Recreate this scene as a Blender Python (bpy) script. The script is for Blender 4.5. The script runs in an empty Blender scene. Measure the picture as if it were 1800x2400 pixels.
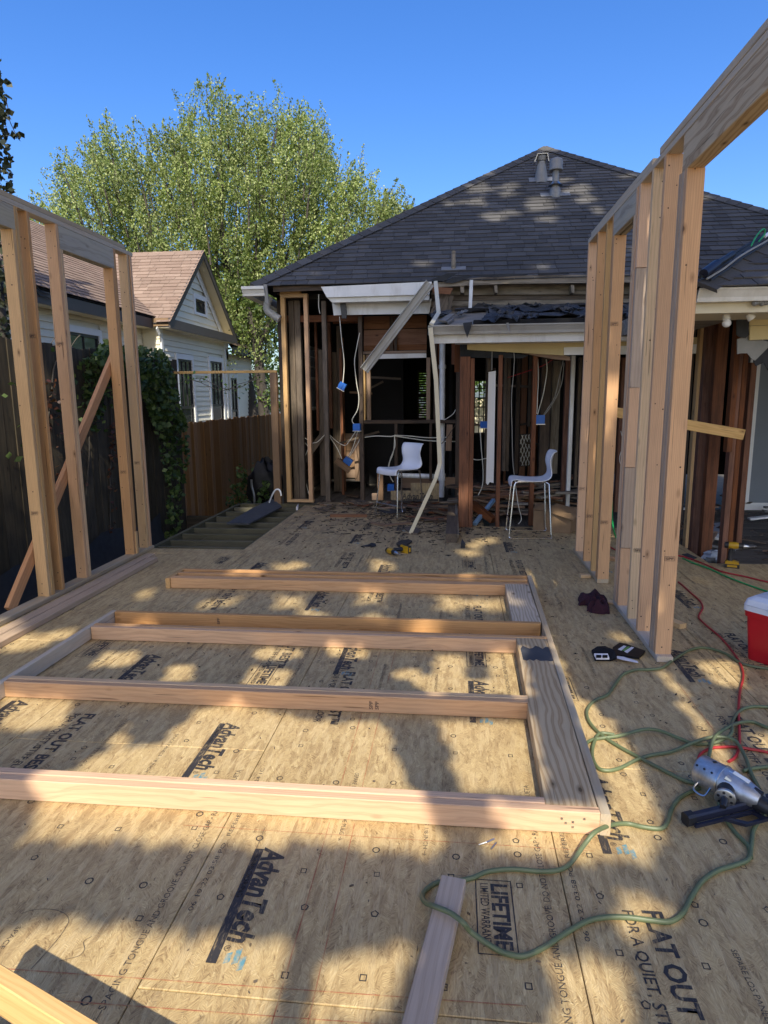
import bpy, bmesh, math, random
import numpy as np
from mathutils import Vector as V, Matrix as M
random.seed(7); rng = np.random.default_rng(11)
R = math.radians
sc = bpy.context.scene
col = sc.collection

# ------------------------------------------------------------------ camera
FPX, PITCH, YAW, ROLL, CAMH = 1540.0, R(10.0), R(6.2), R(0.5), 1.58
_cy, _sy, _cp, _sp = math.cos(YAW), math.sin(YAW), math.cos(PITCH), math.sin(PITCH)
_f = V((-_sy*_cp, _cy*_cp, -_sp)); _r = V((_cy, _sy, 0)); _d = _f.cross(_r)
_c, _s = math.cos(ROLL), math.sin(ROLL)
RX, DX, FX = _c*_r + _s*_d, -_s*_r + _c*_d, _f
CAM = V((0, 0, CAMH))
cd = bpy.data.cameras.new('camera'); cam = bpy.data.objects.new('camera', cd); col.objects.link(cam)
cd.sensor_fit = 'VERTICAL'; cd.sensor_height = 24; cd.sensor_width = 18; cd.lens = FPX/2400*24
cd.clip_start = 0.05; cd.clip_end = 500
cam.matrix_world = M(((RX.x, -DX.x, -FX.x, 0), (RX.y, -DX.y, -FX.y, 0), (RX.z, -DX.z, -FX.z, CAMH), (0, 0, 0, 1)))
sc.camera = cam
# ------------------------------------------------------------------ light
SUN_AZ, SUN_EL = R(9), R(43)          # sun stands behind the camera, a little to its right
SUN = V((math.sin(SUN_AZ)*math.cos(SUN_EL), -math.cos(SUN_AZ)*math.cos(SUN_EL), math.sin(SUN_EL)))
w = bpy.data.worlds.new('World'); sc.world = w; w.use_nodes = True
nt = w.node_tree; sky = nt.nodes.new('ShaderNodeTexSky'); sky.sky_type = 'NISHITA'; sky.sun_disc = False
sky.sun_elevation = SUN_EL; sky.sun_rotation = R(180) - SUN_AZ
sky.air_density = 1.0; sky.dust_density = 2.2; sky.ozone_density = 3.5
bg = nt.nodes['Background']; bg.inputs['Strength'].default_value = 0.118
hs = nt.nodes.new('ShaderNodeHueSaturation'); hs.inputs['Saturation'].default_value = 1.32; hs.inputs['Hue'].default_value = 0.512
nt.links.new(sky.outputs[0], hs.inputs['Color']); nt.links.new(hs.outputs[0], bg.inputs['Color'])
sl = bpy.data.lights.new('sun', 'SUN'); sl.energy = 3.1; sl.angle = R(0.53); sl.color = (1.0, 0.935, 0.79)
so = bpy.data.objects.new('sun', sl); col.objects.link(so); so.location = SUN*60
so.rotation_euler = (-SUN).to_track_quat('-Z', 'Y').to_euler()
sc.view_settings.view_transform = 'Standard'; sc.view_settings.look = 'None'
sc.view_settings.exposure = 1.12; sc.view_settings.gamma = 1
sc.view_settings.use_curve_mapping = False
sc.cycles.max_bounces = 8; sc.cycles.diffuse_bounces = 4

# ------------------------------------------------------------------ where a sight line meets a plane
def ray(px, py): return RX*((px-900)/FPX) + DX*((py-1200)/FPX) + FX
def onz(px, py, z=0.0): d = ray(px, py); return CAM + d*((z-CAMH)/d.z)
def onx(px, py, x): d = ray(px, py); return CAM + d*(x/d.x)
def ony(px, py, y): d = ray(px, py); return CAM + d*(y/d.y)

# ------------------------------------------------------------------ objects, parts
WM = {}
def _link(o, parent, mw):
    if parent is not None:
        o.parent = parent; o.matrix_basis = WM[parent.name].inverted() @ mw
    else: o.matrix_basis = mw
    WM[o.name] = mw
    return o
def tag(o, label=None, cat=None, group=None, kind=None):
    if label: o['label'] = label
    if cat: o['category'] = cat
    if group: o['group'] = group
    if kind: o['kind'] = kind
    return o
def thing(name, label, cat, loc=(0, 0, 0), group=None, kind=None):
    o = bpy.data.objects.new(name, None); o.empty_display_size = .1; col.objects.link(o)
    _link(o, None, M.Translation(V(loc)))
    return tag(o, label, cat, group, kind)
def part_empty(name, parent, loc=None, kind=None):
    o = bpy.data.objects.new(name, None); o.empty_display_size = .05; col.objects.link(o)
    _link(o, parent, M.Translation(V(loc)) if loc is not None else WM[parent.name].copy())
    return tag(o, kind=kind)
def obj(name, me, mat=None, parent=None, mw=None, kind=None):
    if mat is not None and len(me.materials) == 0: me.materials.append(mat)
    o = bpy.data.objects.new(name, me); col.objects.link(o)
    _link(o, parent, mw if mw is not None else (WM[parent.name].copy() if parent is not None else M.Identity(4)))
    if kind: o['kind'] = kind
    return o

class MB:
    """collects verts and faces in world (or local) coordinates"""
    def __init__(s): s.v = []; s.f = []
    def add(s, vs, fs):
        n = len(s.v); s.v += [tuple(x) for x in vs]; s.f += [tuple(i+n for i in q) for q in fs]; return s
    def box(s, x0, x1, y0, y1, z0, z1, m=None):
        vs = [V((x, y, z)) for z in (z0, z1) for y in (y0, y1) for x in (x0, x1)]
        if m is not None: vs = [m @ v for v in vs]
        return s.add(vs, [(0, 2, 3, 1), (4, 5, 7, 6), (0, 1, 5, 4), (2, 6, 7, 3), (0, 4, 6, 2), (1, 3, 7, 5)])
    def quad(s, a, b, c, d): return s.add([a, b, c, d], [(0, 1, 2, 3)])
    def tube(s, pts, r, n=8, cap=True):
        pts = [V(p) for p in pts]; rs = r if isinstance(r, (list, tuple)) else [r]*len(pts)
        t0 = (pts[1]-pts[0]).normalized(); a = t0.orthogonal().normalized(); vs = []
        for i, p in enumerate(pts):
            t = (pts[min(i+1, len(pts)-1)] - pts[max(i-1, 0)]).normalized()
            a = (a - t*a.dot(t))
            a = a.normalized() if a.length > 1e-6 else t.orthogonal().normalized()
            b = t.cross(a)
            vs += [p + (a*math.cos(2*math.pi*k/n) + b*math.sin(2*math.pi*k/n))*rs[i] for k in range(n)]
        fs = [(i*n+k, i*n+(k+1) % n, (i+1)*n+(k+1) % n, (i+1)*n+k) for i in range(len(pts)-1) for k in range(n)]
        if cap: fs += [tuple(range(n-1, -1, -1)), tuple((len(pts)-1)*n+k for k in range(n))]
        return s.add(vs, fs)
    def prism(s, poly, ext):
        """poly: list of 3D points of one face, ext: extrusion vector"""
        n = len(poly); poly = [V(p) for p in poly]; e = V(ext)
        return s.add(poly + [p+e for p in poly], [tuple(range(n)), tuple(range(2*n-1, n-1, -1))] +
                     [(i, i+n, (i+1) % n+n, (i+1) % n) for i in range(n)])
    def sphere(s, c, r, nu=10, nv=7, sq=(1, 1, 1)):
        vs = [V(c)+V((0, 0, r*sq[2]))]
        for j in range(1, nv):
            for i in range(nu):
                th = math.pi*j/nv; ph = 2*math.pi*i/nu
                vs.append(V(c)+V((r*sq[0]*math.sin(th)*math.cos(ph), r*sq[1]*math.sin(th)*math.sin(ph), r*sq[2]*math.cos(th))))
        vs.append(V(c)-V((0, 0, r*sq[2])))
        fs = [(0, 1+i, 1+(i+1) % nu) for i in range(nu)]
        for j in range(nv-2):
            fs += [(1+j*nu+i, 1+(j+1)*nu+i, 1+(j+1)*nu+(i+1) % nu, 1+j*nu+(i+1) % nu) for i in range(nu)]
        L = len(vs)-1; b = 1+(nv-2)*nu
        fs += [(L, b+(i+1) % nu, b+i) for i in range(nu)]
        return s.add(vs, fs)
    def mesh(s, name, smooth=False, mw=None):
        vs = s.v
        if mw is not None: inv = mw.inverted(); vs = [tuple(inv @ V(v)) for v in vs]
        me = bpy.data.meshes.new(name); me.from_pydata(vs, [], s.f)
        bm = bmesh.new(); bm.from_mesh(me); bmesh.ops.recalc_face_normals(bm, faces=bm.faces[:]); bm.to_mesh(me); bm.free()
        if smooth:
            me.polygons.foreach_set('use_smooth', [True]*len(me.polygons))
            me.set_sharp_from_angle(angle=R(40))
        me.update(); return me
    def build(s, name, mat, parent=None, smooth=False, kind=None, origin=None):
        """verts are world coordinates; object origin goes to the first vertex or 'origin'"""
        o = V(origin) if origin is not None else V(s.v[0])
        mw = M.Translation(o)
        return obj(name, s.mesh(name, smooth, mw), mat, parent, mw, kind)

_cache = {}
def _board_mesh(L, w, t, c):
    k = (round(L, 3), round(w, 4), round(t, 4), c)
    if k not in _cache:
        a, b = w/2, t/2; c = min(c, a*.4, b*.4)
        sec = [(-a+c, -b), (a-c, -b), (a, -b+c), (a, b-c), (a-c, b), (-a+c, b), (-a, b-c), (-a, -b+c)]
        m = MB(); vs = [(x, y, z) for x in (-L/2, L/2) for y, z in sec]
        m.add(vs, [tuple(range(7, -1, -1)), tuple(range(8, 16))] + [(i, (i+1) % 8, (i+1) % 8+8, i+8) for i in range(8)])
        _cache[k] = m.mesh('board')
    return _cache[k]
def board(name, a, b, w, t, mat, parent, up=(0, 0, 1), c=.003, kind=None):
    """lumber from a to b (centre line); w across, t along 'up'; local X is the grain"""
    a, b = V(a), V(b); x = (b-a).normalized(); u = V(up); z = (u-x*u.dot(x)).normalized(); y = z.cross(x)
    mw = M(((x.x, y.x, z.x, 0), (x.y, y.y, z.y, 0), (x.z, y.z, z.z, 0), (0, 0, 0, 1))); mw.translation = (a+b)/2
    me = _board_mesh((b-a).length, w, t, c)
    key = (me.name, mat.name)
    if key not in _cache:
        m2 = me.copy() if len(me.materials) else me
        m2.materials.clear(); m2.materials.append(mat); _cache[key] = m2
    return obj(name, _cache[key], None, parent, mw, kind)
def bbox_board(name, x0, x1, y0, y1, z0, z1, mat, parent, kind=None):
    """axis-aligned board; grain along its longest side"""
    d = [x1-x0, y1-y0, z1-z0]; cx, cy, cz = (x0+x1)/2, (y0+y1)/2, (z0+z1)/2; k = d.index(max(d))
    if k == 0: return board(name, (x0, cy, cz), (x1, cy, cz), d[1], d[2], mat, parent, (0, 0, 1), kind=kind)
    if k == 1: return board(name, (cx, y0, cz), (cx, y1, cz), d[0], d[2], mat, parent, (0, 0, 1), kind=kind)
    return board(name, (cx, cy, z0), (cx, cy, z1), d[0], d[1], mat, parent, (0, 1, 0), kind=kind)
def vst(name, pa, pb, pt, pbot, Y, dep, mat, parent, bot=None):
    """upright member whose face in plane Y spans pixels pa..pb at its foot row pbot and rises to row pt"""
    A, B = ony(pa, pbot, Y), ony(pb, pbot, Y); z0 = A.z if bot is None else bot
    z1 = ony((pa+pb)/2, pt, Y).z
    return bbox_board(name, A.x, B.x, Y, Y+dep, z0, z1, mat, parent)
def qb(name, pxs, Y, dep, mat, parent, kind=None, ys=None):
    """flat piece whose outline in plane Y is given; local X along its longest edge"""
    P = [ony(p[0], p[1], Y if ys is None else ys[i]) for i, p in enumerate(pxs)]
    k = max(range(len(P)), key=lambda i: (P[(i+1) % len(P)]-P[i]).length)
    x = (P[(k+1) % len(P)]-P[k]).normalized(); y = V((0, 1, 0)); y = (y-x*y.dot(x)).normalized(); z = x.cross(y)
    mw = M(((x.x, y.x, z.x, 0), (x.y, y.y, z.y, 0), (x.z, y.z, z.z, 0), (0, 0, 0, 1))); mw.translation = P[0]
    m = MB().prism(P, (0, dep, 0))
    return obj(name, m.mesh(name, False, mw), mat, parent, mw, kind)
def smooth_path(pts, k=5):
    pts = [V(p) for p in pts]; out = []
    for i in range(len(pts)-1):
        p0, p1, p2, p3 = pts[max(i-1, 0)], pts[i], pts[i+1], pts[min(i+2, len(pts)-1)]
        for j in range(k):
            t = j/k
            out.append(.5*((2*p1)+(p2-p0)*t+(2*p0-5*p1+4*p2-p3)*t*t+(3*p1-p0-3*p2+p3)*t**3))
    return out+[pts[-1]]
def wire(name, pts, r, mat, parent=None, k=5, n=6):
    return MB().tube(smooth_path(pts, k), r, n).build(name, mat, parent, True)

# ------------------------------------------------------------------ materials
MATS = {}
class NT:
    def __init__(s, name):
        s.m = bpy.data.materials.new(name); s.m.use_nodes = True; s.t = s.m.node_tree
        s.b = s.t.nodes['Principled BSDF']; s.out = s.t.nodes['Material Output']; MATS[name] = s.m
    def n(s, typ, **kw):
        x = s.t.nodes.new('ShaderNode'+typ)
        for k, v in kw.items():
            if hasattr(x, k): setattr(x, k, v)
            else: x.inputs[k].default_value = v
        return x
    def l(s, a, b): s.t.links.new(a, b)
    def tex(s): return s.n('TexCoord').outputs['Object']
    def mapv(s, v, scale=(1, 1, 1), rot=(0, 0, 0), loc=(0, 0, 0)):
        m = s.n('Mapping'); m.inputs['Scale'].default_value = scale; m.inputs['Rotation'].default_value = rot; m.inputs['Location'].default_value = loc
        s.l(v, m.inputs[0]); return m.outputs[0]
    def noise(s, v, scale, detail=4, rough=.55, dist=0):
        x = s.n('TexNoise'); s.l(v, x.inputs['Vector']); x.inputs['Scale'].default_value = scale
        x.inputs['Detail'].default_value = detail; x.inputs['Roughness'].default_value = rough; x.inputs['Distortion'].default_value = dist
        return x.outputs['Fac'], x.outputs['Color']
    def ramp(s, f, stops):
        x = s.n('ValToRGB'); e = x.color_ramp.elements
        while len(e) < len(stops): e.new(.5)
        for q, (p, c) in zip(e, stops):
            q.position = p; q.color = (c, c, c, 1) if isinstance(c, (int, float)) else (*c, 1)
        s.l(f, x.inputs[0]); return x.outputs[0]
    def mix(s, f, a, b, mode='MIX'):
        x = s.n('Mix', data_type='RGBA', blend_type=mode)
        for sock, val in ((x.inputs[0], f), (x.inputs[6], a), (x.inputs[7], b)):
            if isinstance(val, (int, float)): sock.default_value = val
            elif isinstance(val, tuple): sock.default_value = (*val, 1)
            else: s.l(val, sock)
        return x.outputs[2]
    def math(s, op, a, b=0.0):
        x = s.n('Math', operation=op)
        for i, val in enumerate((a, b)):
            if isinstance(val, (int, float)): x.inputs[i].default_value = val
            else: s.l(val, x.inputs[i])
        return x.outputs[0]
    def rand(s): return s.n('ObjectInfo').outputs['Random']
    def island(s): return s.n('NewGeometry').outputs['Random Per Island']
    def pos(s): return s.n('NewGeometry').outputs['Position']
    def offs(s, v, amount=37.0):
        a = s.n('VectorMath', operation='ADD'); c = s.n('CombineXYZ'); r = s.rand()
        s.l(s.math('MULTIPLY', r, amount), c.inputs[0]); s.l(s.math('MULTIPLY', r, amount*1.7), c.inputs[1]); s.l(s.math('MULTIPLY', r, amount*.6), c.inputs[2])
        s.l(v, a.inputs[0]); s.l(c.outputs[0], a.inputs[1]); return a.outputs[0]
    def bump(s, h, strength=.3, dist=.005):
        b = s.n('Bump'); b.inputs['Strength'].default_value = strength; b.inputs['Distance'].default_value = dist
        s.l(h, b.inputs['Height']); s.l(b.outputs[0], s.b.inputs['Normal'])
    def fin(s, color, rough=.8, **kw):
        if isinstance(color, tuple): s.b.inputs['Base Color'].default_value = (*color, 1)
        else: s.l(color, s.b.inputs['Base Color'])
        if isinstance(rough, (int, float)): s.b.inputs['Roughness'].default_value = rough
        else: s.l(rough, s.b.inputs['Roughness'])
        for k, v in kw.items(): s.b.inputs[k.replace('_', ' ')].default_value = v
        return s.m

def wood(name, light, dark, rings=26, knots=True, fig=1.0, fiber=.35, var=.35, dirt=None, rough=.72, gray=None, ringmix=.42):
    t = NT(name); p0 = t.tex(); p = t.offs(p0, 3.1)
    n1, nc = t.noise(t.mapv(p, (1.1, 5, 5)), 1.0, 3)
    add = t.n('VectorMath', operation='MULTIPLY_ADD')
    t.l(nc, add.inputs[0]); add.inputs[1].default_value = (0, .07*fig, .07*fig); t.l(p, add.inputs[2])
    wv = t.n('TexWave', wave_type='RINGS', rings_direction='X', wave_profile='SIN')
    t.l(t.mapv(add.outputs[0], (.25, 1, 1)), wv.inputs['Vector'])
    wv.inputs['Scale'].default_value = rings; wv.inputs['Distortion'].default_value = 1.6*fig; wv.inputs['Detail'].default_value = 2
    wv.inputs['Detail Scale'].default_value = 1.2
    ring = t.ramp(wv.outputs['Fac'], [(0.0, 0.0), (.55, .12), (.9, 1.0), (1, .55)])
    c = t.mix(t.math('MULTIPLY', ring, ringmix), light, dark)
    fb, _ = t.noise(t.mapv(p, (5, 150, 150)), 1.0, 3, .6)
    c = t.mix(fiber, c, t.ramp(fb, [(.3, .6), (.7, 1.02)]), 'MULTIPLY')
    bl, _ = t.noise(t.mapv(p, (1.3, 3, 3)), 1.2, 3)
    c = t.mix(.5, c, t.ramp(bl, [(.3, .72), (.7, 1.08)]), 'MULTIPLY')
    if knots:
        vo = t.n('TexVoronoi', feature='F1'); vn = t.mapv(p, (4.2, 9.5, 9.5)); t.l(vn, vo.inputs['Vector']); vo.inputs['Scale'].default_value = 1
        vr = t.n('SeparateColor'); t.l(vo.outputs['Color'], vr.inputs[0])
        on = t.math('GREATER_THAN', vr.outputs[0], .42)
        k1 = t.math('MULTIPLY', on, t.ramp(vo.outputs['Distance'], [(.03, 1.0), (.10, .7), (.17, 0.0)]))
        k2 = t.math('MULTIPLY', on, t.ramp(vo.outputs['Distance'], [(.05, 1.0), (.075, 0.0)]))
        c = t.mix(t.math('MULTIPLY', k1, .7), c, tuple(x*.55 for x in dark)); c = t.mix(t.math('MULTIPLY', k2, .8), c, tuple(x*.25 for x in dark))
    ck, _ = t.noise(t.mapv(p, (2.2, 70, 70)), 1.0, 2, .4); c = t.mix(t.ramp(ck, [(.70, 0.0), (.735, .7)]), c, tuple(x*.3 for x in dark))
    if gray: 
        g, _ = t.noise(t.mapv(p, (.8, 9, 9)), 2.0, 4)
        c = t.mix(t.ramp(g, [(.35, 0.0), (.65, .8)]), c, gray)
    if dirt:
        g, _ = t.noise(t.mapv(p, (2, 14, 14)), 1.5, 5, .65)
        c = t.mix(t.ramp(g, [(.42, 0.0), (.7, .85)]), c, dirt)

    vm = t.math('ADD', t.math('MULTIPLY', t.rand(), var), 1-var/2)
    hs = t.n('HueSaturation'); t.l(c, hs.inputs['Color']); t.l(vm, hs.inputs['Value'])
    t.l(t.math('ADD', t.math('MULTIPLY', t.rand(), -.3), 1.12), hs.inputs['Saturation'])
    t.bump(t.math('ADD', fb, t.math('MULTIPLY', wv.outputs['Fac'], .3)), .25, .0015)
    return t.fin(hs.outputs[0], rough, Specular_IOR_Level=.3)

wood('fir_stud', (.67, .39, .195), (.46, .23, .10), rings=30, var=.3)
wood('spf_stud', (.68, .43, .205), (.48, .27, .12), rings=26, var=.28)
wood('plate_pine', (.60, .44, .27), (.42, .29, .17), rings=24, fig=.9, var=.2, gray=(.44, .385, .29))
wood('header_pine', (.60, .455, .28), (.36, .225, .11), rings=13, fig=1.7, var=.15, fiber=.3, ringmix=.85)
wood('header_gray', (.46, .40, .31), (.27, .225, .165), rings=14, fig=1.6, var=.12, fiber=.3, gray=(.47, .405, .285), ringmix=.75)
wood('gold_pine', (.74, .48, .215), (.56, .33, .13), rings=20, fig=1.2, var=.2, ringmix=.5)
wood('post_brown', (.25, .14, .058), (.16, .08, .032), rings=14, var=.15)
wood('brace_fir', (.58, .30, .145), (.42, .2, .09), rings=20, var=.15)
wood('weathered_pink', (.52, .38, .26), (.39, .27, .17), rings=13, fig=1.5, var=.1, ringmix=.45)
wood('old_brown', (.105, .07, .045), (.045, .028, .018), rings=18, var=.5, dirt=(.03, .022, .016))
wood('old_gray', (.17, .125, .085), (.085, .062, .042), rings=18, var=.35, dirt=(.05, .04, .03))
wood('red_brown', (.22, .085, .038), (.12, .042, .018), rings=14, var=.3, dirt=(.07, .03, .015))
wood('red_plank', (.24, .11, .055), (.13, .052, .024), rings=8, fig=2, var=.3)
wood('joist_treated', (.11, .10, .06), (.07, .064, .038), rings=14, var=.2)
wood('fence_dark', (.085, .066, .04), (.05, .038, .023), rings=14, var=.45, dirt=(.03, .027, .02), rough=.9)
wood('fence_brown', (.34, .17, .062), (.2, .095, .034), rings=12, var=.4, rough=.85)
wood('weather_gray', (.33, .28, .215), (.2, .165, .12), rings=14, var=.25, dirt=(.1, .085, .06))
wood('inner_board', (.30, .19, .115), (.17, .10, .06), rings=10, var=.35)
wood('old_floor', (.13, .115, .095), (.08, .07, .055), rings=14, var=.3, dirt=(.05, .045, .04))

def plain(name, colr, rough=.5, noise=.15, scale=8, metal=0, spec=.5, dirt=None, streak=False, bump=0):
    t = NT(name); p = t.pos()
    f, _ = t.noise(t.mapv(p, (1, 1, .25) if streak else (1, 1, 1)), scale, 5, .6)
    c = t.mix(1.0, colr, t.ramp(f, [(.25, 1-noise), (.75, 1+noise*.4)]), 'MULTIPLY')
    if dirt:
        g, _ = t.noise(t.mapv(p, (1, 1, .3)), scale*.6, 6, .7); c = t.mix(t.ramp(g, [(.5, 0.0), (.72, .8)]), c, dirt)
    if bump: t.bump(f, bump, .004)
    return t.fin(c, rough, Metallic=metal, Specular_IOR_Level=spec)
plain('white_paint', (.74, .74, .72), .45, .08, 5, dirt=(.45, .42, .37))
plain('cream_paint', (.66, .585, .41), .55, .08, 6)
plain('soffit_yellow', (.60, .48, .235), .6, .1, 5)
plain('siding_white', (.80, .75, .59), .5, .06, 2)
plain('trim_white', (.80, .80, .77), .45, .05, 4)
plain('trim_brown', (.075, .062, .057), .5, .12, 5)
plain('gutter_gray', (.37, .36, .33), .38, .12, 3, dirt=(.22, .2, .17))
plain('gutter_white', (.72, .70, .64), .35, .1, 3, dirt=(.42, .4, .34))
plain('pvc_white', (.72, .74, .75), .35, .1, 12, dirt=(.42, .41, .38))
plain('cable_white', (.72, .69, .58), .45, .08, 20)
plain('cable_gray', (.3, .29, .26), .5, .08, 20)
plain('cable_black', (.02, .02, .02), .5, .1, 20)
plain('blue_plastic', (.012, .14, .55), .4, .1, 20)
plain('black_plastic', (.018, .018, .02), .42, .2, 30)
plain('navy_plastic', (.014, .016, .032), .4, .2, 30)
plain('yellow_plastic', (.50, .28, .012), .4, .12, 30)
plain('felt_black', (.03, .032, .036), .85, .35, 14, bump=.3)
plain('felt_slate', (.058, .060, .066), .8, .35, 10, bump=.3)
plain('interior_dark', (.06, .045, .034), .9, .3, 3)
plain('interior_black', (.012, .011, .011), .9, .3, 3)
plain('wall_gray', (.19, .215, .24), .7, .08, 2)
plain('shell_white', (.78, .79, .81), .32, .03, 6, dirt=None)
plain('chrome', (.72, .71, .69), .24, .05, 10, metal=1)
plain('steel', (.56, .57, .58), .3, .08, 14, metal=1)
plain('alu_body', (.55, .57, .59), .42, .25, 40, metal=.85, dirt=(.3, .3, .29))
plain('galv', (.24, .235, .22), .55, .2, 8, metal=.15, dirt=(.15, .14, .12))
plain('cooler_red', (.50, .010, .018), .36, .08, 5)
plain('cooler_white', (.70, .74, .80), .42, .06, 9, dirt=(.42, .44, .47))
plain('hose_green', (.125, .155, .07), .5, .25, 9, dirt=(.10, .10, .065))
plain('hose_green_bright', (.02, .33, .09), .45, .1, 30)
plain('hose_red', (.42, .03, .03), .45, .1, 30)
plain('rag_maroon', (.045, .010, .018), .95, .4, 60, bump=.4)
plain('paper_white', (.7, .68, .7), .6, .1, 40)
plain('label_green', (.12, .3, .06), .6, .1, 40)
plain('cardboard', (.22, .14, .075), .85, .2, 10)
plain('tape_black', (.008, .008, .009), .5, .2, 10, spec=.2)
plain('glass_dark', (.03, .035, .035), .08, .1, 3, spec=.8)
plain('glass_pale', (.42, .45, .48), .25, .1, 3)
plain('cream_wall', (.80, .74, .55), .5, .06, 2)
plain('pale_plastic', (.32, .35, .38), .3, .3, 30)
plain('bulb_white', (.82, .82, .82), .25, .02, 3)
plain('concrete', (.27, .255, .225), .9, .3, 4, dirt=(.12, .11, .1))
plain('blue_pipe', (.2, .33, .5), .4, .1, 10)
plain('bark', (.14, .115, .085), .95, .45, 6, streak=True, bump=.8)
plain('bark_dark', (.06, .05, .04), .95, .45, 6, streak=True, bump=.8)
plain('dirt', (.085, .07, .045), .95, .4, 2.5)
plain('bounce_sand', (.36, .285, .18), .95, .3, 1.5)  # kept pale so the unseen ground sheet reflects more light
plain('debris', (.13, .10, .075), .95, .6, 40)
plain('debris_dark', (.045, .036, .03), .95, .6, 40)
plain('chalk_red', (.42, .1, .05), .9, .3, 60)

def foliage(name, a, b, c2, trans=.35):
    t = NT(name); i = t.island(); n, _ = t.noise(t.pos(), .8, 3)
    c = t.ramp(i, [(0, a), (.55, b), (1, c2)])
    c = t.mix(.6, c, t.ramp(n, [(.32, .42), (.68, 1.4)]), 'MULTIPLY')
    t.fin(c, .5, Specular_IOR_Level=.4)
    tr = t.n('BsdfTranslucent'); t.l(t.mix(1.0, c, (1.1, 1.25, .5), 'MULTIPLY'), tr.inputs[0]); mx = t.n('MixShader'); mx.inputs[0].default_value = trans
    t.l(t.b.outputs[0], mx.inputs[1]); t.l(tr.outputs[0], mx.inputs[2]); t.l(mx.outputs[0], t.out.inputs[0])
    return t.m
foliage('leaf_oak', (.115, .165, .04), (.22, .275, .075), (.42, .45, .19))
foliage('leaf_warm', (.36, .25, .085), (.46, .32, .105), (.55, .41, .16), .5)  # warm translucent leaves, chosen to tint the shade below the unseen crowns
foliage('leaf_mid', (.05, .085, .02), (.10, .145, .035), (.20, .25, .07), .3)
foliage('leaf_ivy', (.03, .06, .017), (.065, .11, .03), (.15, .20, .06), .3)
foliage('leaf_dark', (.02, .028, .014), (.032, .042, .02), (.06, .06, .03), .2)
foliage('leaf_bright', (.08, .16, .03), (.14, .25, .05), (.22, .32, .08), .4)
foliage('leaf_red', (.06, .02, .015), (.11, .04, .02), (.13, .07, .03), .25)

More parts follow.
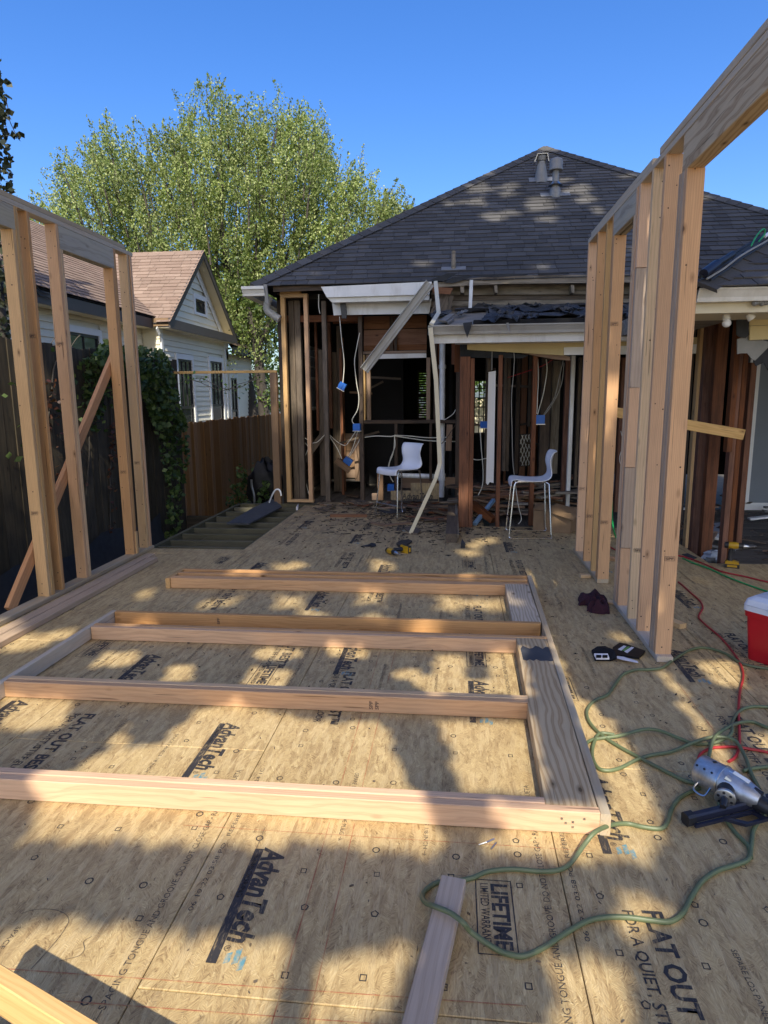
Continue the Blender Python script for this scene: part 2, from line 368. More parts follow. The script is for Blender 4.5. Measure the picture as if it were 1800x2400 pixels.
# engineered-strand subfloor
def osb_color(t, scale=1.0):
    p = t.pos()
    def strands(cell, fib, seed, spread):
        v = t.mapv(p, cell, (0, 0, R(seed*13 % 40-20)), (seed, seed*.7, 0))
        wn, wc = t.noise(v, 1.6, 3); q = t.n('VectorMath', operation='MULTIPLY_ADD'); t.l(wc, q.inputs[0]); q.inputs[1].default_value = (.9, .9, 0); t.l(v, q.inputs[2])
        vo = t.n('TexVoronoi', feature='F1', voronoi_dimensions='2D'); t.l(q.outputs[0], vo.inputs['Vector']); vo.inputs['Scale'].default_value = 1
        s2 = t.n('SeparateColor'); t.l(vo.outputs['Color'], s2.inputs[0])
        ro = t.n('VectorRotate', rotation_type='Z_AXIS'); t.l(p, ro.inputs['Vector'])
        t.l(t.math('MULTIPLY', t.math('SUBTRACT', s2.outputs[0], .5), spread), ro.inputs['Angle'])
        f, _ = t.noise(t.mapv(ro.outputs[0], fib), 1, 3, .62); return s2.outputs[1], f
    a, fa = strands((30, 9, 1), (190, 24, 1), 3.1, 2.0); b, fb = strands((62, 19, 1), (300, 40, 1), 9.7, 2.6)
    pick, _ = t.noise(t.mapv(p, (34, 13, 1), (0, 0, .5)), 1, 2); pk = t.ramp(pick, [(.46, 0.0), (.54, 1.0)])
    cell = t.mix(pk, a, b); fib = t.mix(pk, fa, fb)
    val = t.math('ADD', t.math('MULTIPLY', cell, .42), t.math('MULTIPLY', t.ramp(fib, [(.34, 0.0), (.66, 1.0)]), .58))
    c = t.ramp(val, [(.10, (.24, .155, .07)), (.34, (.40, .275, .125)), (.58, (.485, .345, .16)), (.8, (.55, .405, .195)), (.95, (.65, .505, .27))])
    for rot, sd in ((-38, 2.3), (9, 7.1), (47, 4.9), (78, 8.8)):
        v = t.mapv(p, (34, 6.5, 1), (0, 0, R(rot)), (sd, sd*1.3, 0))
        vo = t.n('TexVoronoi', feature='F1', voronoi_dimensions='2D', distance='CHEBYCHEV'); t.l(v, vo.inputs['Vector']); vo.inputs['Scale'].default_value = 1
        s2 = t.n('SeparateColor'); t.l(vo.outputs['Color'], s2.inputs[0])
        ff, _ = t.noise(t.mapv(p, (330, 16, 1), (0, 0, R(rot)), (sd, 0, 0)), 1, 2, .6)
        body = t.ramp(vo.outputs['Distance'], [(.30, 1.0), (.38, 0.0)])
        lightm = t.math('MULTIPLY', t.math('MULTIPLY', t.math('GREATER_THAN', s2.outputs[0], .82), body), .5)
        c = t.mix(lightm, c, t.mix(t.ramp(ff, [(.35, 0.0), (.65, 1.0)]), (.44, .30, .135), (.66, .51, .275)))
        darkm = t.math('MULTIPLY', t.math('MULTIPLY', t.math('LESS_THAN', s2.outputs[0], .10), body), .4)
        c = t.mix(darkm, c, t.mix(t.ramp(ff, [(.35, 0.0), (.65, 1.0)]), (.20, .125, .055), (.40, .27, .125)))
        val = t.math('ADD', val, t.math('MULTIPLY', t.math('MULTIPLY', lightm, ff), .8))
    big, _ = t.noise(p, 1.3, 5, .6); c = t.mix(.75, c, t.ramp(big, [(.3, .86), (.55, 1.0), (.75, 1.05)]), 'MULTIPLY')
    sp, _ = t.noise(t.mapv(p, (55, 40, 1), (0, 0, R(15)), (3, 4, 0)), 1, 3, .6); c = t.mix(t.ramp(sp, [(.68, 0.0), (.74, .8)]), c, (.075, .05, .03))
    st, _ = t.noise(p, 4.2, 6, .7); c = t.mix(t.ramp(st, [(.62, 0.0), (.76, .25)]), c, (.18, .14, .09))
    # sawdust and trodden dirt towards the old house
    sx = t.n('SeparateXYZ'); t.l(p, sx.inputs[0])
    far = t.n('MapRange'); t.l(sx.outputs[1], far.inputs[0]); far.inputs[1].default_value = 5.9; far.inputs[2].default_value = 8.9
    dn, _ = t.noise(p, 5.5, 6, .72); dm = t.math('MULTIPLY', far.outputs[0], t.ramp(dn, [(.36, .05), (.62, .8)]))
    c = t.mix(dm, c, t.ramp(dn, [(.4, (.19, .165, .13)), (.7, (.085, .07, .055))]))
    return c, val
t = NT('osb'); c, h = osb_color(t); t.bump(h, .8, .002); t.fin(c, .62, Specular_IOR_Level=.35)
t = NT('osb_ink'); c, h = osb_color(t)
f1, _ = t.noise(t.mapv(t.pos(), (120, 26, 1), (0, 0, R(-15))), 1, 4, .7); f2, _ = t.noise(t.pos(), 7, 3)
wear = t.math('ADD', t.math('MULTIPLY', f1, .75), t.math('MULTIPLY', f2, .35))
t.fin(t.mix(t.ramp(wear, [(.56, .97), (.72, .35)]), c, (.018, .018, .022)), .7)
t = NT('osb_ink_thin'); c, h = osb_color(t); f1, _ = t.noise(t.mapv(t.pos(), (150, 40, 1), (0, 0, R(-15))), 1, 4, .7)
t.fin(t.mix(t.ramp(f1, [(.48, .95), (.7, .25)]), c, (.025, .025, .03)), .7)
t = NT('osb_blue'); c, h = osb_color(t); f1, _ = t.noise(t.mapv(t.pos(), (90, 60, 1)), 1, 3); t.fin(t.mix(t.ramp(f1, [(.4, .85), (.65, .2)]), c, (.045, .24, .31)), .7)
t = NT('osb_chalk'); c, h = osb_color(t); f1, _ = t.noise(t.mapv(t.pos(), (30, 9, 1)), 1, 4, .7); t.fin(t.mix(t.ramp(f1, [(.4, .75), (.68, .05)]), c, (.33, .06, .03)), .8)
t = NT('osb_pencil'); c, h = osb_color(t); t.fin(t.mix(.72, c, (.03, .028, .03)), .8)
t = NT('stamp_ink'); f1, _ = t.noise(t.pos(), 160, 3); t.fin(t.ramp(f1, [(.35, (.05, .035, .028)), (.7, (.2, .12, .075))]), .8)

def shingles(name, a, b, c3):
    t = NT(name); i = t.island(); r = t.rand(); m = t.math('FRACT', t.math('ADD', t.math('MULTIPLY', i, 7.3), t.math('MULTIPLY', r, 5.1)))
    c = t.ramp(m, [(0, a), (.5, b), (1, c3)])
    g, _ = t.noise(t.pos(), 160, 2, .6); c = t.mix(.7, c, t.ramp(g, [(.3, .6), (.7, 1.35)]), 'MULTIPLY')
    k, _ = t.noise(t.pos(), 1.4, 5); c = t.mix(.6, c, t.ramp(k, [(.3, .75), (.7, 1.15)]), 'MULTIPLY')
    t.bump(g, .4, .002); return t.fin(c, .9, Specular_IOR_Level=.25)
shingles('shingle_dark', (.068, .064, .06), (.085, .080, .075), (.112, .106, .10))
shingles('shingle_brown', (.205, .142, .108), (.232, .165, .126), (.262, .19, .147))
def MT(n): return MATS[n]

# leaf masses (numpy): each leaf one rhombus
def leaf_mesh(name, P, size, flat=0.0, aspect=.5, dirs=None):
    n = len(P); a = rng.normal(size=(n, 3))
    if dirs is not None: a = a*.55 + dirs
    a /= np.linalg.norm(a, axis=1)[:, None]
    b = rng.normal(size=(n, 3)); b[:, 2] *= (1-flat); a2 = a.copy()
    b -= a2*(a2*b).sum(1)[:, None]; b /= np.linalg.norm(b, axis=1)[:, None]
    s = (size*rng.uniform(.65, 1.3, n))[:, None]
    q = np.stack([P-a*s*.5, P+b*s*.5*aspect, P+a*s*.5, P-b*s*.5*aspect], 1).reshape(-1, 3)
    me = bpy.data.meshes.new(name); me.vertices.add(4*n); me.vertices.foreach_set('co', q.ravel().astype(np.float32))
    me.loops.add(4*n); me.loops.foreach_set('vertex_index', np.arange(4*n, dtype=np.int32))
    me.polygons.add(n); me.polygons.foreach_set('loop_start', np.arange(0, 4*n, 4, dtype=np.int32))
    me.update(calc_edges=True); me.validate(); return me
def in_poly(x, y, poly):
    c = np.zeros(len(x), bool); n = len(poly)
    for i in range(n):
        x0, y0 = poly[i]; x1, y1 = poly[(i+1) % n]
        k = ((y0 > y) != (y1 > y))
        with np.errstate(divide='ignore', invalid='ignore'): k &= x < (x1-x0)*(y-y0)/(y1-y0 if y1 != y0 else 1e-9)+x0
        c ^= k
    return c
# ================================================================== ground and subfloor
GZ = -0.85
g = MB(); N = 24; S_ = 150
for i in range(N+1):
    for j in range(N+1): g.v.append((-S_+2*S_*i/N, -S_+2*S_*j/N, GZ))
g.f = [(i*(N+1)+j, (i+1)*(N+1)+j, (i+1)*(N+1)+j+1, i*(N+1)+j+1) for i in range(N) for j in range(N)]
tag(g.build('ground', MT('dirt')), kind='structure')

tag(MB().quad((-30, -40, GZ+.02), (30, -40, GZ+.02), (30, -2.55, GZ+.02), (-30, -2.55, GZ+.02)).build('bounce_ground', MT('bounce_sand')), kind='structure')  # pale sheet added behind the camera to bounce sunlight onto the framing
FL = thing('subfloor', None, None, (0, 0, 0), kind='structure')
XS = [-3.30, -2.058, -0.846, 0.366, 1.578, 2.79, 4.0]
G2 = .0016
def panel(x0, x1, y0, y1):
    m = MB(); x0 += G2; x1 -= G2; y0 += G2; y1 -= G2; b = .0022
    vs = [(x0, y0, -.018), (x1, y0, -.018), (x1, y1, -.018), (x0, y1, -.018), (x0, y0, -b), (x1, y0, -b), (x1, y1, -b), (x0, y1, -b),
          (x0+b, y0+b, 0), (x1-b, y0+b, 0), (x1-b, y1-b, 0), (x0+b, y1-b, 0)]
    m.add(vs, [(3, 2, 1, 0), (0, 1, 5, 4), (1, 2, 6, 5), (2, 3, 7, 6), (3, 0, 4, 7), (4, 5, 9, 8), (5, 6, 10, 9), (6, 7, 11, 10), (7, 4, 8, 11), (8, 9, 10, 11)])
    m.build('floor_panel', MT('osb'), FL)
for k in range(6):
    ys = [1.455+2.438*i for i in range(-2, 5)] if k % 2 == 0 else [0.236+2.438*i for i in range(-1, 5)]
    lo = -2.4; hi = {0: 6.56, 1: 9.40, 2: 9.70, 3: 7.98, 4: 6.32, 5: 6.32}[k]
    e = [lo]+[y for y in ys if lo+.1 < y < hi-.1]+[hi]
    for a, b in zip(e[:-1], e[1:]): panel(XS[k], XS[k+1], a, b)
panel(-2.205, -2.058, 6.56, 9.40); panel(1.578, 2.40, 6.32, 7.98); panel(-2.058, -.846, 9.40, 9.70)
# framing under the deck: rims, joists in the open bay
bbox_board('rim_joist', -3.30, -3.262, -2.4, 9.55, -.26, -.020, MT('joist_treated'), FL)
bbox_board('rim_joist', -3.258, -3.222, 6.58, 9.55, -.26, -.006, MT('joist_treated'), FL)
bbox_board('rim_joist', -2.25, -2.212, 6.58, 9.42, -.26, -.022, MT('joist_treated'), FL)
bbox_board('beam', -3.2, -2.0, 9.47, 9.56, -.20, .0, MT('joist_treated'), FL)
for i, y in enumerate((6.70, 7.02, 7.36, 7.72, 8.10, 8.50, 8.88, 9.24)):
    bbox_board('floor_joist', -3.22, -2.252, y, y+.04, -.26, -.018, MT('joist_treated'), FL)
# old floor inside the house and in the wing
OF = thing('old_floor', None, None, (0, 8, 0), kind='structure')
for i in range(34):
    x0 = -2.5+i*.155
    if x0 < 2.6: bbox_board('floorboard', x0, x0+.150, (9.72 if x0 < .36 else 8.0), 14.4, -.045, -.018+random.uniform(-.003, .003), MT('old_floor'), OF)
for i in range(26): bbox_board('floorboard', 2.46, 8.5, 6.1+i*.155, 6.1+i*.155+.150, -.155, -.13+random.uniform(-.003, .003), MT('old_floor'), OF)

# ------------------------------------------------------------------ print on the panels
_txt = {}
def text_mesh(s, size, shear=0.0, bold=0.0, sx=1.0):
    k = (s, size, shear, bold, sx)
    if k in _txt: return _txt[k]
    cu = bpy.data.curves.new('txt', 'FONT'); cu.body = s; cu.size = size; cu.shear = shear; cu.offset = bold; cu.resolution_u = 2
    o = bpy.data.objects.new('txt', cu); col.objects.link(o); dg = bpy.context.evaluated_depsgraph_get()
    me = bpy.data.meshes.new_from_object(o.evaluated_get(dg)); bpy.data.objects.remove(o); bpy.data.curves.remove(cu)
    co = np.zeros(len(me.vertices)*3); me.vertices.foreach_get('co', co); co = co.reshape(-1, 3)
    if len(co): co[:, 0] -= co[:, 0].min(); co[:, 0] *= sx
    me.vertices.foreach_set('co', co.ravel()); me.update(); me.name = 'printed_lettering'
    _txt[k] = (me, float(co[:, 0].max()) if len(co) else 0, float(co[:, 1].max()) if len(co) else 0)
    return _txt[k]
PZ = .0012
def _down(x, y):   # reads towards the camera (-Y), tops to +X
    m = M(((0, 1, 0, x), (-1, 0, 0, y), (0, 0, 1, PZ), (0, 0, 0, 1))); return m
def _up(x, y):     # reads away from the camera (+Y), tops to -X
    return M(((0, -1, 0, x), (1, 0, 0, y), (0, 0, 1, PZ), (0, 0, 0, 1)))
def lettering(s, x, y, length, height, up=False, shear=0, bold=0, mat='osb_ink', name='printed_lettering'):
    me, wx, hy = text_mesh(s, 1.0, shear, bold); m = (_up if up else _down)(x, y) @ M.Diagonal((length/wx, height/hy, 1, 1))
    me2 = me if len(me.materials) == 0 else _txt.setdefault((id(me), mat), me.copy())
    if len(me2.materials) == 0: me2.materials.append(MT(mat))
    if me2.materials[0] != MT(mat): me2.materials[0] = MT(mat)
    return obj(name, me2, None, FL, m)
def strip(x0, x1, y0, y1, mat, name='printed_bar', z=PZ):
    return MB().quad((x0, y0, z), (x1, y0, z), (x1, y1, z), (x0, y1, z)).build(name, MT(mat), FL)
def advantech(x, y):      # x: left side of the bar, y: far end
    lettering('AdvanTech', x+.036, y+.01, .415, .078, shear=.22, bold=.034)
    lettering('®', x+.036, y-.415, .022, .022)
    strip(x, x+.031, y-.48, y, 'osb_ink')
    lettering('SUBFLOORING', x+.006, y-.03, .20, .018, mat='osb', name='printed_lettering')
    for dx, dy, l in ((.05, -.445, .035), (.075, -.43, .05), (.095, -.455, .045)):
        a = MB().quad((x+dx, y+dy, PZ), (x+dx+.017, y+dy+.008, PZ), (x+dx+.017, y+dy+.008-l, PZ), (x+dx, y+dy-l, PZ)); a.build('printed_mark', MT('osb_blue'), FL)
def flat_out(x, y):
    lettering('FLAT OUT BEST™', x+.062, y, .62, .062, bold=.03)
    lettering('FOR A QUIET, STIFF FLOOR', x, y-.005, .60, .034, bold=.012)
def lifetime(x, y):
    t_ = .004; a, b, c, d = x, x+.118, y-.30, y
    m = MB()
    for q in ((a, b, d-t_, d), (a, b, c, c+t_), (a, a+t_, c+t_, d-t_), (b-t_, b, c+t_, d-t_)): m.quad((q[0], q[2], PZ), (q[1], q[2], PZ), (q[1], q[3], PZ), (q[0], q[3], PZ))
    o = m.build('printed_frame', MT('osb_ink'), FL); o['kind'] = 'stuff'
    lettering('LIFETIME', x+.052, y-.018, .262, .052, bold=.035)
    lettering('LIMITED WARRANTY', x+.016, y-.018, .262, .026, bold=.012)
# columns: strip left edge + .155 and + .93
for x, y in ((-.690, 2.03), (-1.137, 2.90), (-1.905, 3.71), (-2.33, 3.42), (-2.33, 3.44-.40), (.086, 3.50), (.529, 2.60), (1.312, 4.07), (-.69, 4.0), (-1.113, 5.12), (-1.89, 6.02), (-.69, 6.03), (.086, 5.6), (1.312, 6.4),
             (-1.137, 7.4), (-1.9, 8.2), (-.69, 8.1), (.53, 4.9), (.53, 7.1), (1.74, 3.3), (2.52, 4.5), (1.74, 5.4), (-.69, -.0), (.53, .2)):
    if (x, y) != (-2.33, 3.42): advantech(x, y)
for x, y in ((-1.917, 2.935), (-.680, 3.56), (.530, 1.868), (-1.917, 5.22), (-.68, 5.5), (.09, 6.0-1.15), (1.29, 5.0), (-1.12, 4.2), (-1.9, 7.4), (-.68, 7.4), (.53, 6.3), (1.74, 4.4), (-1.12, 6.5), (1.3, 3.2)): flat_out(x, y)
for x, y in ((-1.147, 3.64), (-2.338, 3.94), (.083, 4.0), (.080, 1.955), (.083, 6.27), (-2.33, 6.24), (-1.12, 5.75), (.083, 7.9), (-1.12, 8.0), (1.3, 2.4), (2.5, 3.6), (.54, 3.6), (1.74, 6.1)): lifetime(x, y)
for k in range(5):
    x0 = XS[k] if k else -3.27
    for j, y in enumerate(np.arange(-.2+.37*(k % 2), 7.6, 1.16)):
        if k == 0 and j < 2: continue
        lettering('SEPARE LOS PANELES 1/8 DE PULG \u2192', x0+.438, y+.40+.012, .43, .017, mat='osb_ink_thin')
        lettering('SPACE PANELS 1/8 INCH \u2192', x0+.748, y+.29, .36, .015, mat='osb_ink_thin')
for k in range(1, 6):
    x0 = XS[k]
    for j, y in enumerate(np.arange(-.6, 9.0, 1.95)):
        if y+1.2 > (9.3 if k < 3 else 7.6 if k == 3 else 6.2) : continue
        lettering('\u2014SPACING TONGUE AND GROOVE. DO NOT CLOSE GAP \u2022 RANURA Y LENGUETA', x0-.052, y, 1.16, .021, up=True, mat='osb_ink_thin')
        lettering('06 19 22 03:58 PO   REFERENCE COD. 24 1C', x0+.044, y+.38, .80, .016, up=True, mat='osb_ink_thin')
# fastener symbols printed on the sheets
mk = MB()
def ring(cx, cy, n, r, t_, a0):
    p = [(cx+r*math.cos(a0+2*math.pi*i/n), cy+r*1.1*math.sin(a0+2*math.pi*i/n)) for i in range(n)]; q = [(cx+(r-t_)*math.cos(a0+2*math.pi*i/n), cy+(r-t_)*1.1*math.sin(a0+2*math.pi*i/n)) for i in range(n)]
    for i in range(n):
        j = (i+1) % n; mk.quad((*p[i], PZ), (*p[j], PZ), (*q[j], PZ), (*q[i], PZ))
for k in range(6):
    for j in range(10):
        yb = 1.13+.4064*j+(.15 if k % 2 else 0)
        for c in range(5):
            x = (XS[k] if k else -3.27)+.13+c*.238
            if k == 0 and j > 11: continue
            r0 = random.random()
            for dy, n, r_, a0 in ((0, 4, .0125, math.pi/4), (.135, 8, .0125, 0), (.245, 5, .012, .3)):
                if random.random() < (.8 if dy < .2 else .45): ring(x+random.uniform(-.03, .03), yb+dy+random.uniform(-.03, .03), n, r_*1.15, .0045, a0)
mk.build('fastener_marks', MT('osb_ink'), FL, kind='stuff')
# chalk snap lines and pencil scribble
for x0, y0, x1, y1 in ((-.36, 2.2, -.358, -.2), (-.455, 2.2, -.444, -.2), (-.36, 4.0, -.365, 2.3), (-.455, 3.9, -.455, 2.3), (-2.0, 1.46, .2, 1.503), (-2.0, 1.375, .3, 1.425), (-1.0, 2.13, .5, 2.13), (1.24, 3.6, 1.23, 1.2)):
    d = (V((x1, y1, 0))-V((x0, y0, 0))).normalized(); n_ = V((-d.y, d.x, 0))*.0016
    a, b = V((x0, y0, PZ+.0003)), V((x1, y1, PZ+.0003)); MB().quad(a-n_, b-n_, b+n_, a+n_).build('chalk_line', MT('osb_chalk'), FL)
def pencil(px):
    pts = smooth_path([onz(*p, PZ+.0006) for p in px], 5); m = MB(); q = []
    for i, p in enumerate(pts):
        d = (pts[min(i+1, len(pts)-1)]-pts[max(i-1, 0)]).normalized(); n_ = V((-d.y, d.x, 0))*.0011; q += [p-n_, p+n_]
    m.add(q, [(2*i, 2*i+1, 2*i+3, 2*i+2) for i in range(len(pts)-1)]); m.build('pencil_line', MT('osb_pencil'), FL)
pencil([(48, 2142), (80, 2132), (120, 2131), (150, 2140), (161, 2155), (155, 2172), (130, 2207), (72, 2272)])
pencil([(215, 2195), (196, 2207), (198, 2225), (185, 2240), (160, 2247), (138, 2253)])
pencil([(590, 1950), (617, 1950)]); pencil([(622, 1938), (600, 1990)])

# ================================================================== standing wall frames
SP = .040
def stamp(parent, x, y, z, txt='SPF'):
    me, wx, hy = text_mesh(txt, 1.0, 0, .02); L, H = .045, .016
    mw = M(((L/wx, 0, 0, x), (0, 0, -1, y), (0, H/hy, 0, z), (0, 0, 0, 1)))
    m2 = me if len(me.materials) == 0 or me.materials[0] == MT('stamp_ink') else me.copy()
    m2.materials.clear(); m2.materials.append(MT('stamp_ink')); obj('grade_stamp', m2, None, parent, mw)
    m = MB(); x0, x1, z0, z1, t_ = x-.006, x+L+.006, z-.006, z+H+.006, .002
    for q in ((x0, x1, z0, z0+t_), (x0, x1, z1-t_, z1), (x0, x0+t_, z0, z1), (x1-t_, x1, z0, z1)): m.quad((q[0], y, q[2]), (q[1], y, q[2]), (q[1], y, q[3]), (q[0], y, q[3]))
    m.build('grade_stamp', MT('stamp_ink'), parent, kind='stuff')
def ustud(par, x0, x1, y, z0, z1, mat, th=.0385, name='stud'): return bbox_board(name, x0, x1, y, y+th, z0, z1, MT(mat), par)
# ---- right wall
xr0, xr1 = 1.211, 1.304
RW = thing('wall_frame', 'tall new wood stud wall with door header standing on the right of the deck', 'stud wall', (1.255, 5.2, 0))
PB = .038
bbox_board('bottom_plate', xr0, xr1, 5.55, 6.70, .002, PB, MT('plate_pine'), RW)
bbox_board('bottom_plate', xr0, xr1, 3.86, 4.985, .002, PB, MT('plate_pine'), RW)
ZT = 2.958
hz_far = onx(1450, 541, xr0).z; hz_near = onx(1636, 369, xr0).z
for y, m in ((6.57, 'fir_stud'), (6.163, 'fir_stud'), (5.81, 'spf_stud')): ustud(RW, xr0, xr1, y, PB, ZT, m)
ustud(RW, xr0, xr1, 5.548, PB, hz_far-.001, 'fir_stud'); ustud(RW, xr0, xr1, 5.589, PB, ZT, 'fir_stud')
ustud(RW, xr0, xr1, 4.945, PB, hz_far-.001, 'spf_stud'); ustud(RW, xr0, xr1, 4.903, PB, ZT, 'fir_stud'); 
for z0, z1, m in ((PB, .47, 'fir_stud'), (.475, 1.06, 'weathered_pink'), (1.065, 1.62, 'fir_stud'), (1.625, 2.42, 'weathered_pink'), (2.425, ZT, 'fir_stud')): bbox_board('stud_block', xr0, xr1-.02, 4.835, 4.873, z0, z1, MT(m), RW)
ustud(RW, xr0, xr1+.004, 4.54, PB, ZT, 'gold_pine'); ustud(RW, xr0, xr1+.012, 4.298, PB, ZT, 'fir_stud')
for i in range(3): ustud(RW, xr0-.002*i, xr1, 3.900+.0405*i, PB, hz_near-.001, 'fir_stud' if i == 0 else 'weathered_pink')
# headers: two planks with a gap, top plates
zh = ZT-.002
for dx in (0, .052):
    bbox_board('header', xr0+dx, xr0+dx+.0385, 4.945, 5.586, hz_far, zh, MT('header_gray'), RW)
bbox_board('header', xr0, xr1-.002, .2, 3.985, hz_near, zh, MT('header_pine'), RW)
bbox_board('top_plate', xr0, xr1, .2, 6.61, ZT, ZT+.038, MT('plate_pine'), RW)
bbox_board('top_plate', xr0+.004, xr1, 4.60, 6.50, ZT+.039, ZT+.077, MT('plate_pine'), RW)
bbox_board('top_plate', xr0+.002, xr1, .2, 4.44, ZT+.043, ZT+.085, MT('plate_pine'), RW)
# temporary strap board nailed across the far side
a = ony(1440, 968, 6.7); b = ony(1742, 1031, 5.75)
a = onx(1440, 968, xr1+.05); 
pA, pB = ony(1420, 962, 6.1), ony(1744, 1019, 5.9)
board('strap_board', pA, pB, .019, .088, MT('gold_pine'), RW)
for x, y, z in ((1.235, 3.8985, .62), (1.23, 4.538, .52), (1.222, 5.5465, .52), (1.222, 5.5465, 2.12), (1.222, 6.161, .46), (1.222, 6.568, .66)): stamp(RW, x, y-.0015, z)
# ---- left wall
xl0, xl1 = -3.282, -3.188
LW = thing('wall_frame', 'tall new wood stud wall with diagonal brace standing on the left deck edge', 'stud wall', (-3.235, 5.3, 0))
bbox_board('bottom_plate', xl0, xl1+.012, 2.6, 6.53, .002, PB, MT('plate_pine'), LW)
zl_top = onx(305, 592, xl1).z; ZL = 2.958
hl_near = onx(20, 533, xl1).z; hl_far = onx(238, 619, xl1).z
ustud(LW, xl0, xl1, 4.703, PB, hl_near-.001, 'spf_stud'); ustud(LW, xl0, xl1+.002, 4.744, PB, ZL, 'spf_stud')
ustud(LW, xl0, xl1, 4.885, PB, ZL, 'fir_stud')
ustud(LW, xl0, xl1, 5.248, PB, ZL, 'fir_stud'); ustud(LW, xl0, xl1, 5.289, PB, hl_far-.001, 'spf_stud')
ustud(LW, xl0, xl1, 6.114, PB, hl_far-.001, 'fir_stud'); ustud(LW, xl0, xl1, 6.155, PB, ZL, 'fir_stud')
ustud(LW, xl0, xl1-.004, 6.415, PB, ZL, 'spf_stud'); ustud(LW, xl0, xl1, 6.472, PB, ZL, 'fir_stud')
bbox_board('stud_block', xl1-.02, xl1+.015, 6.15, 6.19, PB, .26, MT('spf_stud'), LW)
for dx in (0, .053):
    bbox_board('header', xl1-.0385-dx, xl1-dx, 5.289, 6.153, hl_far, ZL-.002, MT('header_gray'), LW)
    bbox_board('header', xl1-.0385-dx, xl1-dx, 2.6, 4.742, hl_near, ZL-.002, MT('header_gray'), LW)
bbox_board('top_plate', xl0, xl1, 2.6, 6.535, ZL, ZL+.038, MT('plate_pine'), LW)
bbox_board('top_plate', xl0, xl1-.004, 2.6, 6.40, ZL+.040, ZL+.078, MT('plate_pine'), LW)
pA, pB = onx(268, 832, -3.305), onx(22, 1430, -3.305)
board('brace', pA, pB, .0385, .092, MT('brace_fir'), LW, up=(0, .5, .9))
for x, y, z in ((-3.262, 4.7015, .70), (-3.26, 5.2465, 2.02), (-3.258, 6.1125, .86), (-3.262, 6.4135, .92), (-3.258, 4.8835, 2.05)): stamp(LW, x, y-.0015, z)

for par, x0, x1, ys in ((RW, xr0, xr1, (6.57, 6.163, 5.81, 5.548, 4.54, 4.298, 3.90)), (LW, xl0, xl1, (4.703, 4.885, 5.248, 6.114, 6.415))):
    m = MB()
    for y in ys:
        for k in range(9):
            x, z = random.uniform(x0+.012, x1-.012), (random.uniform(.06, .2) if k < 2 else random.uniform(2.6, 2.92) if k < 5 else random.uniform(.3, 2.5)); r_ = random.uniform(.003, .0045)
            m.box(x-r_, x+r_, y-.0012, y+.001, z-r_, z+r_)
    m.build('nail_heads', MT('old_brown'), par, kind='stuff')
# ================================================================== the wall frame lying on the deck
LF = thing('wall_frame', 'new wood wall frame lying flat on the deck between the two standing walls', 'stud wall', (-.9, 3.8, 0))
lz0, lz1 = .002, .090
def lst(y, x0, x1, mat, th=.0385, z1=lz1): bbox_board('stud', x0, x1, y, y+th, lz0, z1, MT(mat), LF)
lst(2.217, -2.40, .535, 'fir_stud'); lst(2.2565, -2.40, .345, 'fir_stud', z1=.093)
lst(3.075, -2.393, .372, 'fir_stud'); lst(3.1145, -2.395, .374, 'spf_stud', z1=.092)
lst(3.925, -2.388, .388, 'fir_stud'); lst(3.9645, -2.39, .578, 'fir_stud', z1=.092)
lst(4.235, -2.388, .575, 'fir_stud')
lst(5.125, -2.368, .408, 'fir_stud'); lst(5.164, -2.368, .598, 'fir_stud'); lst(5.285, -2.37, .60, 'fir_stud'); lst(5.40, -2.37, .608, 'fir_stud')
board('bottom_plate', (-2.412, 2.0, .046), (-2.412, 4.275, .046), .036, .086, MT('plate_pine'), LF)
board('bottom_plate', (-2.389, 5.11, .046), (-2.389, 5.445, .046), .038, .088, MT('spf_stud'), LF)
board('top_plate', (.555, 2.217, .045), (.632, 5.44, .045), .037, .086, MT('plate_pine'), LF)
for z in (.022, .0675):
    board('header', (.440, 2.258, z), (.483, 3.962, z), .186, .0425, MT('header_pine'), LF)
    board('header', (.490, 4.276, z), (.503, 5.162, z), .186, .0425, MT('header_pine'), LF)
# dark stains on the header
m = MB(); zz = .0895
m.add([V((.40+.17*(i/9), 3.62+random.uniform(-.03, .03)-.02*(i % 2), zz)) for i in range(10)]+[V((.40+.17*(i/9), 3.80+random.uniform(-.03, .04), zz)) for i in range(9, -1, -1)], [tuple(range(20))])
m.build('ink_smudge', MT('felt_slate'), LF)
# end-nail heads
m = MB()
for x, z in ((.40, .062), (.44, .05), (.48, .065), (.44, .03), (.415, .045)): m.box(x-.004, x+.004, 2.214, 2.2168, z-.004, z+.004)
m.build('nail_heads', MT('steel'), LF, kind='stuff')
def stampy(x, y, z):
    me, wx, hy = text_mesh('SPF', 1.0, 0, .02)
    m2 = me if me.materials and me.materials[0] == MT('stamp_ink') else me.copy()
    m2.materials.clear(); m2.materials.append(MT('stamp_ink'))
    obj('grade_stamp', m2, None, LF, M(((0, -.018/hy, 0, x), (0, 0, -1, y), (.045/wx, 0, 0, z), (0, 0, 0, 1))))
stampy(-1.62, 4.2335, .022); stampy(-.37, 3.0735, .02); stampy(-.40, 3.0735, .02)

